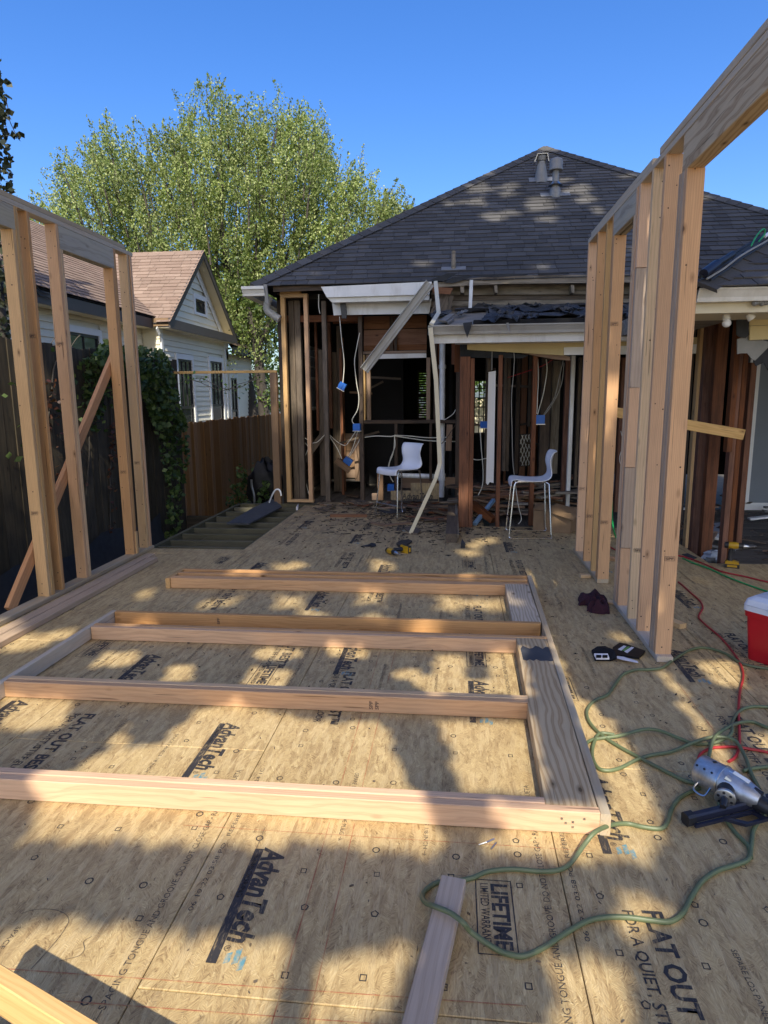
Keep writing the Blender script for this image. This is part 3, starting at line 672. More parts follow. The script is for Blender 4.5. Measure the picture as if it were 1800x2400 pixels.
# ================================================================== loose lumber
def single(name, label, cat, a, b, w_, t_, mat, up=(0, 0, 1), group=None):
    o = board(name, a, b, w_, t_, MT(mat), None, up); return tag(o, label, cat, group)
single('lumber_board', 'gray board lying flat along the foot of the left stud wall', 'board', (-3.045, 2.4, .021), (-3.035, 6.16, .021), .088, .038, 'weathered_pink')
single('lumber_board', 'pinkish board lying beside the gray one, farther from the left wall', 'board', (-2.945, 2.4, .022), (-2.935, 6.0, .022), .088, .040, 'weathered_pink')
p1, p2, p3, p4 = onz(1034, 2057, .05), onz(1093, 2063, .05), onz(932, 2400, .04), onz(1024, 2400, .04)
far = (p1+p2)/2; near = (p3+p4)/2; d = (near-far).normalized(); 
single('lumber_board', 'short pinkish board with its end lying over the green hose', 'board', far+V((0, 0, -.012)), far+d*1.0+V((0, 0, -.03)), (p2-p1).length*.98, .038, 'weathered_pink')
# plank in the near left corner, resting on a low saw bench
pS, pS2, pS3 = V((-1.211, 1.566, 0)), V((-1.224, 1.464, 0)), V((-.686, 1.365, 0))
zb = .27; k = V((SUN.x, SUN.y, 0))/SUN.z; c1 = pS+k*zb; c1.z = zb; dr = (pS3-pS).normalized()
tp = (pS2-pS).length
ax = dr; wv = V((0, 0, 1)).cross(ax)*-1
PLW, PLT = .038, .092
ctr0 = c1+wv*(PLW/2)-V((0, 0, PLT/2))
single('lumber_plank', 'sunlit yellow board standing on edge above the deck in the near left corner', 'plank', ctr0, ctr0+ax*1.5, PLW, PLT, 'gold_pine')
sb = thing('saw_bench', 'low wooden saw bench under the sunlit plank', 'saw bench', ctr0+ax*.1)
for q in (.06, 1.0):
    c_ = ctr0+ax*q; bt = zb-PLT-.002
    board('bench_top', V((c_.x, c_.y-.16, bt-.02)), V((c_.x, c_.y+.03, bt-.02)), .07, .038, MT('spf_stud'), sb)
    for dy in (-.13, -.02): board('bench_leg', V((c_.x, c_.y+dy, 0)), V((c_.x, c_.y+dy, bt-.04)), .07, .038, MT('spf_stud'), sb, up=(0, 1, 0))
def offcut(label, px, py, ang, L, w_, t_, mat):
    p = onz(px, py); dx = V((math.cos(ang), math.sin(ang), 0))*L/2
    return single('wood_offcut', label, 'wood scrap', p-dx+V((0, 0, t_/2+.001)), p+dx+V((0, 0, t_/2+.001)), w_, t_, mat)
offcut('small pale block beside the far studs of the right wall', 1371, 1354, .1, .085, .05, .03, 'gold_pine')
offcut('thin tan strip leaning out from under the right wall beside the maroon rag', 1425, 1412, -.5, .22, .07, .012, 'gold_pine')
offcut('small block on the deck behind the front stud of the right wall', 1582, 1466, -1.1, .14, .06, .035, 'gold_pine')
offcut('short scrap behind the far studs of the right wall', 1431, 1312, -.9, .14, .06, .03, 'fir_stud')
# ================================================================== roofs
_unit = {}
def shingle_mesh(w_, l, mat):
    k = (round(w_, 3), round(l, 3), mat)
    if k not in _unit:
        m = MB(); a = w_/2-.0035; t0, t1 = .010, .021
        m.add([(-a, 0, t0), (a, 0, t0), (a, l, .001), (-a, l, .001), (-a, 0, t1), (a, 0, t1), (a, l, .006), (-a, l, .006)],
              [(0, 3, 2, 1), (4, 5, 6, 7), (0, 1, 5, 4), (1, 2, 6, 5), (2, 3, 7, 6), (3, 0, 4, 7)])
        me = m.mesh('shingle'); me.materials.append(MT(mat)); _unit[k] = me
    return _unit[k]
def shingle_plane(roof, O, U, S, umin, umax, smax, expo, wid, mat, indiv=300, name='shingle', wob=0.0, s0=0.0):
    """O: eave corner, U: along the eave, S: up the slope; umin/umax functions of s"""
    O, U, S = V(O), V(U).normalized(), V(S).normalized(); N_ = U.cross(S).normalized()
    if N_.z < 0: N_ = -N_
    fl = U.cross(S).dot(N_) < 0
    cnt = 0; rest = MB(); n = int((smax-s0)/expo)
    for k in range(n):
        s = s0+k*expo; a, b = umin(s+expo*.5), umax(s+expo*.5)
        if b-a < .06: continue
        u = a-random.uniform(0, wid*.9)
        while u < b:
            w_ = random.choice((wid*.62, wid*.8, wid, wid*1.2, wid*1.45)); u0, u1 = max(u, a), min(u+w_, b); u += w_
            if u1-u0 < .03: continue
            P = O+U*((u0+u1)/2)+S*(s+random.uniform(-.006, .006))+N_*(random.uniform(0, .003)+wob*random.random())
            mw = M(((U.x, S.x, N_.x, P.x), (U.y, S.y, N_.y, P.y), (U.z, S.z, N_.z, P.z), (0, 0, 0, 1)))
            if fl: mw = mw @ M.Diagonal((-1, 1, 1, 1)) if False else mw
            me = shingle_mesh(u1-u0, expo*1.22, mat)
            if cnt < indiv: obj(name, me, None, roof, mw); cnt += 1
            else: rest.add([mw @ v.co for v in me.vertices], [tuple(p.vertices) for p in me.polygons])
    if rest.v: rest.build(name+'_courses', MT(mat), roof, kind='stuff')

HS = thing('house', 'old house with dark hip roof and its rear wall stripped to the studs', 'house', (0, 9.7, 0))
EY = 9.42; EZ = ony(690, 668, EY).z; EXL = ony(596, 668, EY).x
d = ray(1278, 350); rx, rz = d.x/d.y, d.z/d.y
D_ = (rx*EY-EXL)/(1-rx); APX = V((EXL+D_, EY+D_, CAMH+rz*(EY+D_)))
slope = V((0, D_, APX.z-EZ)); SL = slope.normalized(); NRM = V((1, 0, 0)).cross(SL)
def onroof(px, py): d = ray(px, py); t_ = (V((EXL, EY, EZ))-CAM).dot(NRM)/d.dot(NRM); return CAM+d*t_
Q = onroof(1800, 500); EXR = APX.x+(Q.x-APX.x)*(APX.z-EZ)/(APX.z-Q.z)
roof = MB(); yb_ = APX.y+.6
roof.add([(EXL, EY, EZ), (EXR, EY, EZ), APX-V((.1, 0, 0)), APX+V((.1, 0, 0)), (EXL, yb_+4, EZ), (EXR, yb_+4, EZ), (APX.x, yb_, APX.z)],
         [(0, 1, 3, 2), (0, 2, 6, 4), (1, 5, 6, 3), (4, 6, 5)])
RF = roof.build('roof', MT('felt_black'), HS)
smax = slope.length
um = lambda s: (APX.x-EXL)*s/smax; uM = lambda s: (EXR-EXL)-(EXR-APX.x)*s/smax
shingle_plane(RF, V((EXL, EY, EZ))-SL*.03, (1, 0, 0), SL, um, uM, smax, .142, .27, 'shingle_dark')
def hipcaps(A, B, par, mat, n, name='hip_cap', wd=.13):
    A, B = V(A), V(B); dv = (B-A)/n; t_ = dv.normalized(); sd = t_.cross(V((0, 0, 1))).normalized(); up = sd.cross(t_)
    for i in range(n):
        a = A+dv*i-t_*.02; b = A+dv*(i+1)+t_*.05; h = .012
        m = MB().add([a-sd*wd-up*.055+up*h, a+up*(.02+h), a+sd*wd-up*.055+up*h, b-sd*wd-up*.055, b+up*.02, b+sd*wd-up*.055, a-sd*wd-up*.07, a+up*.0, a+sd*wd-up*.07],
                     [(0, 1, 4, 3), (1, 2, 5, 4), (0, 6, 7, 1), (1, 7, 8, 2)])
        m.build(name, MT(mat), par)
hipcaps((EXL-.02, EY-.02, EZ+.02), APX+V((0, 0, .03)), RF, 'shingle_dark', 34)
hipcaps((EXR, EY, EZ+.02), APX+V((0, 0, .03)), RF, 'shingle_dark', 38)
# roof vents
def pt(px, py): return onroof(px, py)
def vent_lathe(par, base, prof, mat, name, n=14):
    m = MB(); L = len(prof)
    vs = [base+V((r*math.cos(2*math.pi*k/n), r*math.sin(2*math.pi*k/n), z)) for z, r in prof for k in range(n)]
    m.add(vs, [(i*n+k, i*n+(k+1) % n, (i+1)*n+(k+1) % n, (i+1)*n+k) for i in range(L-1) for k in range(n)]+[tuple((L-1)*n+k for k in range(n))])
    return m.build(name, MT(mat), par, True)
def flange(par, c, w_, l, mat='galv'):
    m = MB(); u = V((1, 0, 0)); a = c+NRM*.022
    m.prism([a-u*w_-SL*l, a+u*w_-SL*l, a+u*w_+SL*l, a-u*w_+SL*l], NRM*.006); m.build('flashing', MT(mat), par)
b1 = pt(1268, 424); v1 = vent_lathe(HS, b1, [(-.05, .125), (.0, .12), (.30, .065), (.31, .065)], 'galv', 'roof_vent'); flange(v1, b1, .21, .10)
vent_lathe(v1, b1+V((0, 0, .32)), [(0, .05), (.0, .075), (.07, .09), (.085, .02)], 'galv', 'vent_cap')
m = MB(); c_ = b1+V((0, 0, .335))
m.prism([c_+V((x*.72, -.08, z*.75)) for x, z in ((-.19, -.06), (-.11, .12), (.13, .12), (.17, -.06), (.15, -.06), (.11, .1), (-.1, .1), (-.16, -.06))], (0, .17, 0)); m.build('vent_hood', MT('steel'), v1)
b2 = pt(1301, 459); v2 = vent_lathe(HS, b2, [(-.05, .10), (0, .098), (.11, .085), (.15, .056), (.41, .054)], 'galv', 'roof_vent'); flange(v2, b2, .24, .08)
vent_lathe(v2, b2+V((0, 0, .16)), [(0, .12), (.025, .08), (.05, .062)], 'steel', 'storm_collar')
vent_lathe(v2, b2+V((0, 0, .39)), [(0, .06), (.0, .115), (.02, .115), (.03, .107), (.14, .107), (.175, .09), (.195, .05), (.2, .012)], 'galv', 'vent_cap', 20)
b3 = pt(1063, 633); v3 = vent_lathe(HS, b3, [(-.05, .035), (.02, .035), (.24, .03), (.25, .03)], 'weather_gray', 'roof_vent', 10); flange(v3, b3, .17, .05)

# ------------------------------------------------------------------ eave trim of the old house
def hx(px, py, Y): return ony(px, py, Y).x
qb('fascia', [(752, 672), (1012, 660), (1006, 690), (766, 697)], 9.36, .03, MT('white_paint'), HS)
qb('frieze_board', [(778, 708), (803, 707), (804, 738), (782, 739)], 9.60, .02, MT('white_paint'), HS)
qb('frieze_board', [(811, 707), (1012, 700), (1006, 735), (813, 738)], 9.60, .02, MT('white_paint'), HS)
qb('soffit_return', [(766, 697), (1006, 690), (1006, 703), (778, 709)], 9.395, .20, MT('gutter_white'), HS)
qb('strap', [(795, 697), (809, 697), (812, 746), (801, 746)], 9.5, .03, MT('black_plastic'), HS)
qb('fascia', [(1008, 664), (1125, 650), (1190, 646), (1660, 640), (1660, 660), (1180, 665), (1010, 674)], 9.40, .03, MT('weather_gray'), HS)
qb('eave_board', [(640, 671), (760, 668), (760, 680), (640, 684)], 9.46, .03, MT('old_brown'), HS)
for a, b in ((1078, 1088), (1158, 1166), (1338, 1346), (1430, 1438)): qb('rafter_tail', [(a, 668), (b, 668), (b, 686), (a+2, 686)], 9.42, .5, MT('weather_gray'), HS)
qb('frieze_board', [(1010, 668), (1660, 662), (1660, 688), (1010, 692)], 9.62, .02, MT('weather_gray'), HS)
for i, (a, b, c_) in enumerate(((690, 704, 'weather_gray'), (705, 718, 'cream_paint'), (719, 740, 'weather_gray'))):
    qb('wall_board', [(1010, a+1), (1660, a-7), (1660, b-7), (1010, b+1)], 9.66+.006*i, .02, MT('old_gray' if c_ != 'cream_paint' else 'weather_gray'), HS)
qb('wall_board', [(1012, 672), (1062, 675), (1055, 690), (1015, 687)], 9.35, .02, MT('red_plank'), HS)
qb('wall_board', [(1026, 690), (1052, 690), (1046, 728), (1006, 738)], 9.45, .02, MT('old_gray'), HS)
qb('wall_board', [(1054, 692), (1063, 693), (1056, 728), (1046, 728)], 9.44, .02, MT('old_gray'), HS)
qb('pvc_pipe', [(1101, 656), (1109, 656), (1106, 722), (1098, 722)], 9.28, .06, MT('pvc_white'), HS)
# corner gutter and elbow at the left eave
def gutter_profile(x0, x1, y, z, mat, par, name='gutter', h=.125, dpt=.12):
    pr = [(0, h), (0, 0), (-.07, 0), (-.075, .03), (-.1, .075), (-dpt, .085), (-dpt, h), (-dpt+.012, h), (-dpt+.012, .095), (-.09, .085), (-.065, .035), (-.062, .006), (-.006, .006), (-.006, h)]
    m = MB(); n = len(pr); m.add([(x, y+p[0], z+p[1]) for x in (x0, x1) for p in pr], [(i, (i+1) % n, (i+1) % n+n, i+n) for i in range(n)]+[tuple(range(n)), tuple(range(2*n-1, n-1, -1))])
    return m.build(name, MT(mat), par)
gl = ony(565, 671, 9.3); gr = ony(617, 668, 9.3)
gutter_profile(gl.x, gr.x, 9.42, gl.z-.125, 'gutter_white', HS)
gutter_l = MB().box(gl.x, gl.x+.12, 9.43, 15, gl.z-.125, gl.z-.01).build('gutter', MT('gutter_white'), HS)
qb('gutter_end', [(617, 666), (625, 666), (630, 712), (622, 712)], 9.36, .03, MT('galv'), HS)
wire('downspout', [ony(x, y, 9.6) for x, y in ((632, 695), (626, 712), (627, 727), (640, 738), (655, 748))], .055, MT('gutter_gray'), HS, n=10)
# left side wall, back wall with window openings, ceiling, right wall
def holed(name, par, Y, x0, x1, z0, z1, holes, th, mat):
    xs = sorted({x0, x1, *[h[0] for h in holes], *[h[1] for h in holes]}); zs = sorted({z0, z1, *[h[2] for h in holes], *[h[3] for h in holes]}); m = MB()
    for a, b in zip(xs[:-1], xs[1:]):
        for c_, d_ in zip(zs[:-1], zs[1:]):
            if not any(h[0] <= (a+b)/2 <= h[1] and h[2] <= (c_+d_)/2 <= h[3] for h in holes): m.box(a, b, Y, Y+th, c_, d_)
    o = m.build(name, MT(mat), par); o['kind'] = 'stuff'; return o
WY = 14.4
wa0, wa1 = ony(1100, 1018, WY), ony(1146, 889, WY); wb0, wb1 = ony(978, 986, WY), ony(1012, 866, WY)
holes = [(wa0.x, wa1.x, wa0.z, wa1.z), (wb0.x, wb1.x, wb0.z, wb1.z)]
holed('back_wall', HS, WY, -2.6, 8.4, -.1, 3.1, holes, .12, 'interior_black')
for (x0, x1, z0, z1), nx, nz, nm in ((holes[0], 4, 6, 'window'), (holes[1], 1, 2, 'window')):
    wf = MB(); t_ = .035
    for q in ((x0, x1, z0, z0+t_), (x0, x1, z1-t_, z1), (x0, x0+t_, z0+t_, z1-t_), (x1-t_, x1, z0+t_, z1-t_)): wf.box(q[0], q[1], WY-.02, WY+.03, q[2], q[3])
    wo = wf.build(nm, MT('interior_dark'), HS)
    for i in range(1, nx): bbox_board('mullion', x0+(x1-x0)*i/nx-.012, x0+(x1-x0)*i/nx+.012, WY-.01, WY+.02, z0+t_, z1-t_, MT('interior_dark'), wo)
    for j in range(1, nz): bbox_board('mullion', x0+t_, x1-t_, WY-.008, WY+.018, z0+(z1-z0)*j/nz-.012, z0+(z1-z0)*j/nz+.012, MT('interior_dark'), wo)
    if nx == 1:
        for j in range(20): board('blind_slat', (x0+t_, WY-.05, z0+.03+(z1-z0-.06)*(j+.5)/20), (x1-t_, WY-.05, z0+.03+(z1-z0-.06)*(j+.5)/20), .05, .004, MT('interior_dark'), wo, up=(0, .8, .6))
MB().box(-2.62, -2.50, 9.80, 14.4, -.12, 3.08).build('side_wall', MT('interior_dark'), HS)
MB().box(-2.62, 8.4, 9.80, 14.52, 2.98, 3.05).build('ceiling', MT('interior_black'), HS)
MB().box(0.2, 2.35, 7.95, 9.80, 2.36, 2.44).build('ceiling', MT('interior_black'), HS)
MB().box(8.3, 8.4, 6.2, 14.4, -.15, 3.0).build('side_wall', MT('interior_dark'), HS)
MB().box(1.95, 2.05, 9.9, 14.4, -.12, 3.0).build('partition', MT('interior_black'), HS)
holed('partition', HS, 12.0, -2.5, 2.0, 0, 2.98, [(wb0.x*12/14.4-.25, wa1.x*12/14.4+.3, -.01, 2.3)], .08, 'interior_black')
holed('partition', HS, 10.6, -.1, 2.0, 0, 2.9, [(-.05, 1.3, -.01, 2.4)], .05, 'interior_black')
# boards on the inside of the left wall
for j in range(6):
    bbox_board('wall_board', -2.498, -2.478, 9.95, 11.9, .02+j*.17, .02+j*.17+.165, MT('old_brown'), HS)
bbox_board('wall_board', -2.498, -2.47, 10.3, 11.9, 2.7, 2.9, MT('red_brown'), HS)
# window in the left wall, seen from inside
yw0, yw1 = onx(723, 885, -2.46).y, onx(750, 885, -2.46).y; zw1, zw0 = onx(736, 815, -2.46).z, onx(736, 960, -2.46).z
wo = MB(); t_ = .05; ym = (yw0+yw1)/2
for q in ((yw0, yw1, zw0, zw0+t_), (yw0, yw1, zw1-t_, zw1), (yw0, yw0+t_, zw0+t_, zw1-t_), (yw1-.16, yw1, zw0+t_, zw1-t_)): wo.box(-2.475, -2.43, q[0], q[1], q[2], q[3])
wo = wo.build('window', MT('trim_white'), HS)
zm = zw0+(zw1-zw0)*.5
bbox_board('mullion', -2.47, -2.435, yw0+t_, yw1-.165, zm-.025, zm+.025, MT('trim_white'), wo)
for z in (zm+(zw1-zm)*.36, zm+(zw1-zm)*.68): bbox_board('mullion', -2.468, -2.44, yw0+t_, yw1-.165, z-.01, z+.01, MT('trim_white'), wo)
MB().box(-2.474, -2.455, yw0+t_, yw1-.16, zw0+t_, zw1-t_).build('pane', MT('glass_pale'), wo)
# bared studs and rails of the rear wall
def S(*a, **k): return vst('stud', *a, HS, **k)
for a, b, t_, bt, Y, dp, mt in ((690, 702, 700, 1172, 9.88, .09, 'old_gray'), (703, 716, 700, 1172, 9.885, .09, 'old_gray'), (764, 774, 705, 1176, 9.76, .09, 'old_gray'),
    (771, 779, 756, 1004, 10.7, .09, 'red_brown'), (845, 854, 742, 1175, 9.80, .09, 'old_brown'), (849, 857, 832, 986, 10.02, .09, 'gold_pine'), (860, 869, 832, 986, 10.02, .09, 'inner_board'),
    (925, 932, 993, 1147, 9.84, .09, 'old_brown'), (1006, 1012, 993, 1128, 9.84, .09, 'old_brown'), (999, 1008, 838, 985, 10.02, .09, 'inner_board'), (832, 844, 1016, 1127, 10.9, .09, 'inner_board'),
    (1016, 1023, 700, 985, 9.95, .09, 'old_brown'), (1024, 1031, 790, 1160, 10.2, .09, 'red_brown'), (1058, 1066, 780, 854, 8.6, .08, 'red_brown'), (1065, 1077, 780, 872, 8.5, .08, 'red_brown'), (1066, 1077, 780, 1178, 9.3, .09, 'old_brown')): S(a, b, t_, bt, Y, dp, MT(mt))
def foot(a, b, t_, bt, dp, mt, z=0.0, name='stud'): Y = onz((a+b)/2, bt, z).y; return vst(name, a, b, t_, bt, Y, dp, MT(mt), HS, bot=z)
foot(1074, 1097, 836, 1236, .14, 'red_brown', name='post'); foot(1097.5, 1107, 840, 1236, .12, 'red_brown', name='post')
foot(1161, 1170, 832, 1235, .09, 'red_brown'); foot(1239, 1249, 834, 1232, .09, 'red_brown'); foot(1313, 1324, 842, 1206, .09, 'red_brown'); foot(1325, 1334, 833, 1211, .06, 'white_paint', name='door_jamb')
for a, b, t_, bt, Y, mt in ((1176, 1184, 829, 1104, 9.0, 'old_gray'), (1184.5, 1192, 829, 1104, 9.0, 'old_gray'), (1262, 1284, 835, 1120, 9.3, 'old_brown'), (1287, 1306, 845, 1110, 9.4, 'weather_gray'), (1142, 1149, 829, 872, 8.2, 'old_gray'),
    (1345, 1352, 838, 1140, 9.0, 'old_gray'), (1362, 1370, 838, 1150, 9.2, 'old_gray'), (1205, 1214, 835, 1110, 9.8, 'old_brown'), (1440, 1449, 838, 1200, 8.7, 'red_brown'), (1462, 1474, 830, 1180, 9.2, 'wall_gray'), (1490, 1502, 830, 1180, 9.4, 'old_brown')): S(a, b, t_, bt, Y, .09, MT(mt))
def rail(px, Y, dp, mt, name='rail'): return qb(name, px, Y, dp, MT(mt), HS)
rail([(853, 985), (1077, 984), (1077, 992), (853, 993)], 9.83, .09, 'old_brown')
rail([(848, 824), (999, 821), (999, 827), (848, 830)], 10.0, .09, 'inner_board')
rail([(880, 830), (999, 828), (999, 838), (880, 841)], 10.01, .05, 'white_paint')
rail([(853, 742), (1000, 738), (1000, 768), (853, 772)], 10.12, .02, 'red_plank', 'wall_board')
rail([(853, 774), (1000, 770), (1000, 806), (853, 810)], 10.12, .02, 'red_plank', 'wall_board')
rail([(853, 808), (1000, 807), (1000, 820), (853, 822)], 10.13, .02, 'red_plank', 'wall_board')
rail([(780, 750), (843, 748), (843, 757), (780, 759)], 10.7, .06, 'red_brown')
rail([(913, 742), (921, 742), (921, 822), (913, 822)], 10.04, .07, 'old_brown', 'stud'); rail([(924, 742), (930, 742), (930, 822), (924, 822)], 10.04, .07, 'old_brown', 'stud')
for j in range(5): rail([(782, 1016+j*21), (832, 1016+j*21), (832, 1035.5+j*21), (782, 1035.5+j*21)], 11.0, .02, 'inner_board', 'wall_board')
rail([(770, 1124), (850, 1124), (850, 1128), (770, 1128)], 10.9, .1, 'weather_gray'); rail([(650, 740), (850, 738), (850, 752), (650, 756)], 9.9, .05, 'red_brown')
rail([(1100, 1120), (1075, 1140), (1030, 1140), (1030, 1118)], 10.0, .04, 'inner_board', 'wall_board'); rail([(940, 1118), (1032, 1116), (1032, 1142), (940, 1144)], 10.25, .03, 'inner_board', 'wall_board')
for i in range(26):       # more bare studs, lath and hanging bits deeper inside
    Yi = random.uniform(10.1, 11.8); xi = random.choice((random.uniform(-2.3, -1.75), random.uniform(.45, 1.9), random.uniform(.45, 1.9))); z0 = random.choice((0, 0, 0, random.uniform(.6, 1.6)))
    bbox_board('stud', xi, xi+random.choice((.038, .05, .09)), Yi, Yi+.05, z0, random.uniform(1.9, 2.8), MT(random.choice(('old_brown', 'red_brown', 'old_gray', 'red_plank'))), HS)
for i in range(18):
    Yi = random.uniform(10.0, 11.4); xi = random.uniform(-2.3, 1.6); zi = random.uniform(.5, 2.6); L = random.uniform(.3, .9); tl = random.gauss(0, .25)
    if -1.35 < xi < .1: continue
    board('lath', (xi, Yi, zi), (xi+L*math.cos(tl), Yi+random.uniform(-.1, .1), zi+L*math.sin(tl)), .035, .01, MT(random.choice(('inner_board', 'old_gray', 'old_brown'))), HS, up=(0, 1, 0))
# filter grille leaning inside
gq = qb('return_grille', [(1217, 1018), (1246, 1016), (1247, 1092), (1218, 1094)], 10.4, .04, MT('interior_dark'), HS)
A_, B_, C_, D2 = [ony(*p, 10.39) for p in ((1219, 1020), (1245, 1018), (1246, 1090), (1219, 1092))]
for i in range(5):
    f_ = i/4
    for P0, P1 in ((A_.lerp(D2, f_), A_.lerp(B_, 1-f_) if False else B_.lerp(A_, 1-f_)),): pass
m = MB()
for i in range(1, 7):
    f_ = i/3.5
    def ed(f, flip):
        u0, v0, u1, v1 = (min(1, f), max(0, f-1), max(0, f-1), min(1, f))
        if flip: u0, u1 = 1-u0, 1-u1
        q = lambda u, v: (A_.lerp(B_, u)).lerp(D2.lerp(C_, u), v)
        return q(u0, v0), q(u1, v1)
    for fl in (0, 1):
        a, b = ed(f_, fl); 
        if (a-b).length > .03: m.tube([a, b], .004, 4)
m.build('grille_wire', MT('steel'), gq, kind='stuff')
# ------------------------------------------------------------------ porch roof in front of the house
GYF = 7.56
pz1, pz0 = ony(1003, 763, GYF).z, ony(1006, 784, GYF).z
pxl = ony(1003, 774, GYF).x
PRF = part_empty('porch_roof', HS, (pxl, 7.7, pz1))
gutter_profile(pxl, 2.05, 7.66, pz0, 'gutter_gray', PRF, h=pz1-pz0, dpt=.11)
MB().box(pxl+.03, 2.30, 7.665, 7.69, pz0-.09, pz0+.05).build('fascia', MT('cream_paint'), PRF).data.materials[0] = MT('white_paint')
MB().box(pxl+.30, 2.30, 7.69, 7.96, pz0-.085, pz0-.07).build('soffit', MT('gutter_white'), PRF)
pzb = ony(1150, 722, 9.40).z
dk = MB(); dk.prism([(pxl+.04, 7.67, pz1-.03), (2.32, 7.67, pz1-.03), (2.32, 9.62, pzb+.0), (pxl+.04, 9.62, pzb)], (0, 0, -.03)); dk.build('roof_deck', MT('weather_gray'), PRF)
pn = V((0, -(pzb-pz1+.03), 1.95)).normalized()
def onp(px, py, off=.012):
    O = V((pxl, 7.67, pz1-.03))+pn*off; d = ray(px, py); return CAM+d*((O-CAM).dot(pn)/d.dot(pn))
def felt(pxs, off, mat, name='torn_felt', th=.006):
    P = [onp(*p, off) for p in pxs]
    if name == 'roof_board': return MB().prism(P, pn*-th).build(name, MT(mat), PRF)
    c_ = sum(P, V())/len(P); n = len(P)*4; per = []
    for i in range(n):
        f = i/4; k = int(f); q = P[k % len(P)].lerp(P[(k+1) % len(P)], f-k); per.append(q+pn*random.uniform(-.008, .04)+V((random.uniform(-.02, .02), random.uniform(-.05, .05), 0)))
    m = MB()
    for j in range(4):
        for q in per: m.v.append(q.lerp(c_, j/4)+pn*(random.uniform(-.012, .03)))
    m.v.append(c_+pn*.01); L = len(m.v)-1
    m.f = [(j*n+i, j*n+(i+1) % n, (j+1)*n+(i+1) % n, (j+1)*n+i) for j in range(3) for i in range(n)]+[(3*n+i, 3*n+(i+1) % n, L) for i in range(n)]
    o = m.build(name, MT(mat), PRF); sd = o.modifiers.new('thick', 'SOLIDIFY'); sd.thickness = .005; return o
felt([(1066, 728), (1120, 722), (1180, 716), (1500, 708), (1500, 716), (1240, 722), (1150, 726), (1070, 731)], .03, 'felt_slate')
felt([(1136, 728), (1250, 720), (1500, 716), (1500, 738), (1340, 744), (1240, 748), (1180, 752), (1130, 750), (1150, 738)], .02, 'felt_slate')
felt([(1140, 738), (1190, 730), (1215, 742), (1195, 750), (1150, 758), (1128, 752)], .045, 'felt_black')
felt([(1300, 726), (1350, 722), (1400, 740), (1330, 742)], .04, 'felt_black')
felt([(1200, 727), (1290, 722), (1310, 730), (1230, 736)], .035, 'felt_black')
felt([(1006, 740), (1030, 732), (1060, 733), (1045, 740), (1015, 744)], .03, 'felt_slate')
felt([(1075, 735), (1096, 731), (1080, 741), (1068, 742)], .03, 'galv')
for pts, off in (([(1028, 750), (1052, 736), (1066, 735), (1045, 752)], .05), ([(1046, 753), (1060, 742), (1064, 747), (1050, 756)], .03)):
    felt(pts, off, 'weather_gray', 'roof_board', .02)
for i in range(26):
    px_, py_ = random.uniform(1075, 1480), random.uniform(718, 750); w_ = random.uniform(10, 26)
    felt([(px_-w_, py_+random.uniform(-2, 3)), (px_-w_*.3, py_-random.uniform(1, 4)), (px_+w_, py_+random.uniform(-3, 2)), (px_+w_*.4, py_+random.uniform(2, 5))], random.uniform(.03, .06), random.choice(['felt_slate', 'felt_black', 'felt_slate', 'shingle_dark']))
# torn underlay lifting along the lower edge of the main roof
for pts in ([(1010, 655), (1050, 640), (1072, 640), (1056, 650), (1040, 660)], [(1040, 662), (1060, 650), (1110, 645), (1090, 655), (1060, 664)], [(1100, 646), (1180, 642), (1240, 641), (1235, 645), (1150, 650)], [(1260, 641), (1330, 638), (1335, 642), (1262, 645)]):
    qb('torn_felt', pts, 9.33+random.uniform(0, .03), .008, MT('felt_black'), HS)
hang = [ony(1085, 757, 7.53), ony(1107, 754, 7.52), ony(1103, 770, 7.52), ony(1095, 792, 7.52), ony(1088, 772, 7.52)]
MB().prism(hang, (0, .006, 0)).build('torn_felt', MT('felt_black'), PRF)
hang = [ony(1186, 757, 7.53), ony(1192, 756, 7.52), ony(1197, 780, 7.52), ony(1190, 770, 7.52)]
MB().prism(hang, (0, .006, 0)).build('torn_felt', MT('galv'), PRF)
# upper wall boards of the porch
qb('siding_board', [(1095, 799), (1660, 790), (1660, 808), (1322, 814), (1095, 819)], 7.955, .02, MT('soffit_yellow'), HS)
qb('siding_board', [(1095, 818), (1322, 813), (1322, 833), (1095, 819.5)], 7.965, .02, MT('soffit_yellow'), HS)
qb('door_head', [(1322, 814), (1660, 806), (1660, 828), (1322, 832)], 7.94, .03, MT('trim_white'), HS)
qb('sheathing', [(1225, 827), (1322, 833), (1336, 836), (1336, 845), (1300, 842), (1260, 835)], 8.0, .02, MT('inner_board'), HS)
qb('sheathing', [(1078, 800), (1094, 800), (1094, 820), (1180, 826), (1240, 832), (1225, 840), (1110, 838), (1080, 836)], 8.02, .02, MT('felt_black'), HS)
# ------------------------------------------------------------------ right wing
def wfoot(a, b, t_, bt, dp, mt, name='stud'): return foot(a, b, t_, bt, dp, mt, -.13, name)
wfoot(1605, 1617, 700, 1285, .09, 'spf_stud'); wfoot(1618, 1636, 700, 1299, .09, 'red_brown'); wfoot(1641, 1667, 700, 1309, .09, 'red_brown'); wfoot(1687, 1700, 700, 1340, .09, 'red_brown', 'post'); wfoot(1700.5, 1712, 700, 1340, .09, 'red_brown', 'post')
wfoot(1724, 1737, 850, 1288, .09, 'red_brown'); S(1703, 1716, 700, 1060, 6.4, .09, MT('red_brown'))
qb('stud_block', [(1727, 995), (1738, 997), (1735, 1067), (1725, 1066)], 6.75, .08, MT('red_brown'), HS)
gw = onz(1760, 1195, -.13).y
MB().box(ony(1744, 1000, gw).x, 8.3, gw, gw+.1, -.13, 3.0).build('inner_wall', MT('wall_gray'), HS)
MB().box(ony(1744, 1000, gw).x, 8.3, gw-.025, gw-.002, -.13, ony(1770, 1178, gw).z).build('baseboard', MT('trim_white'), HS)
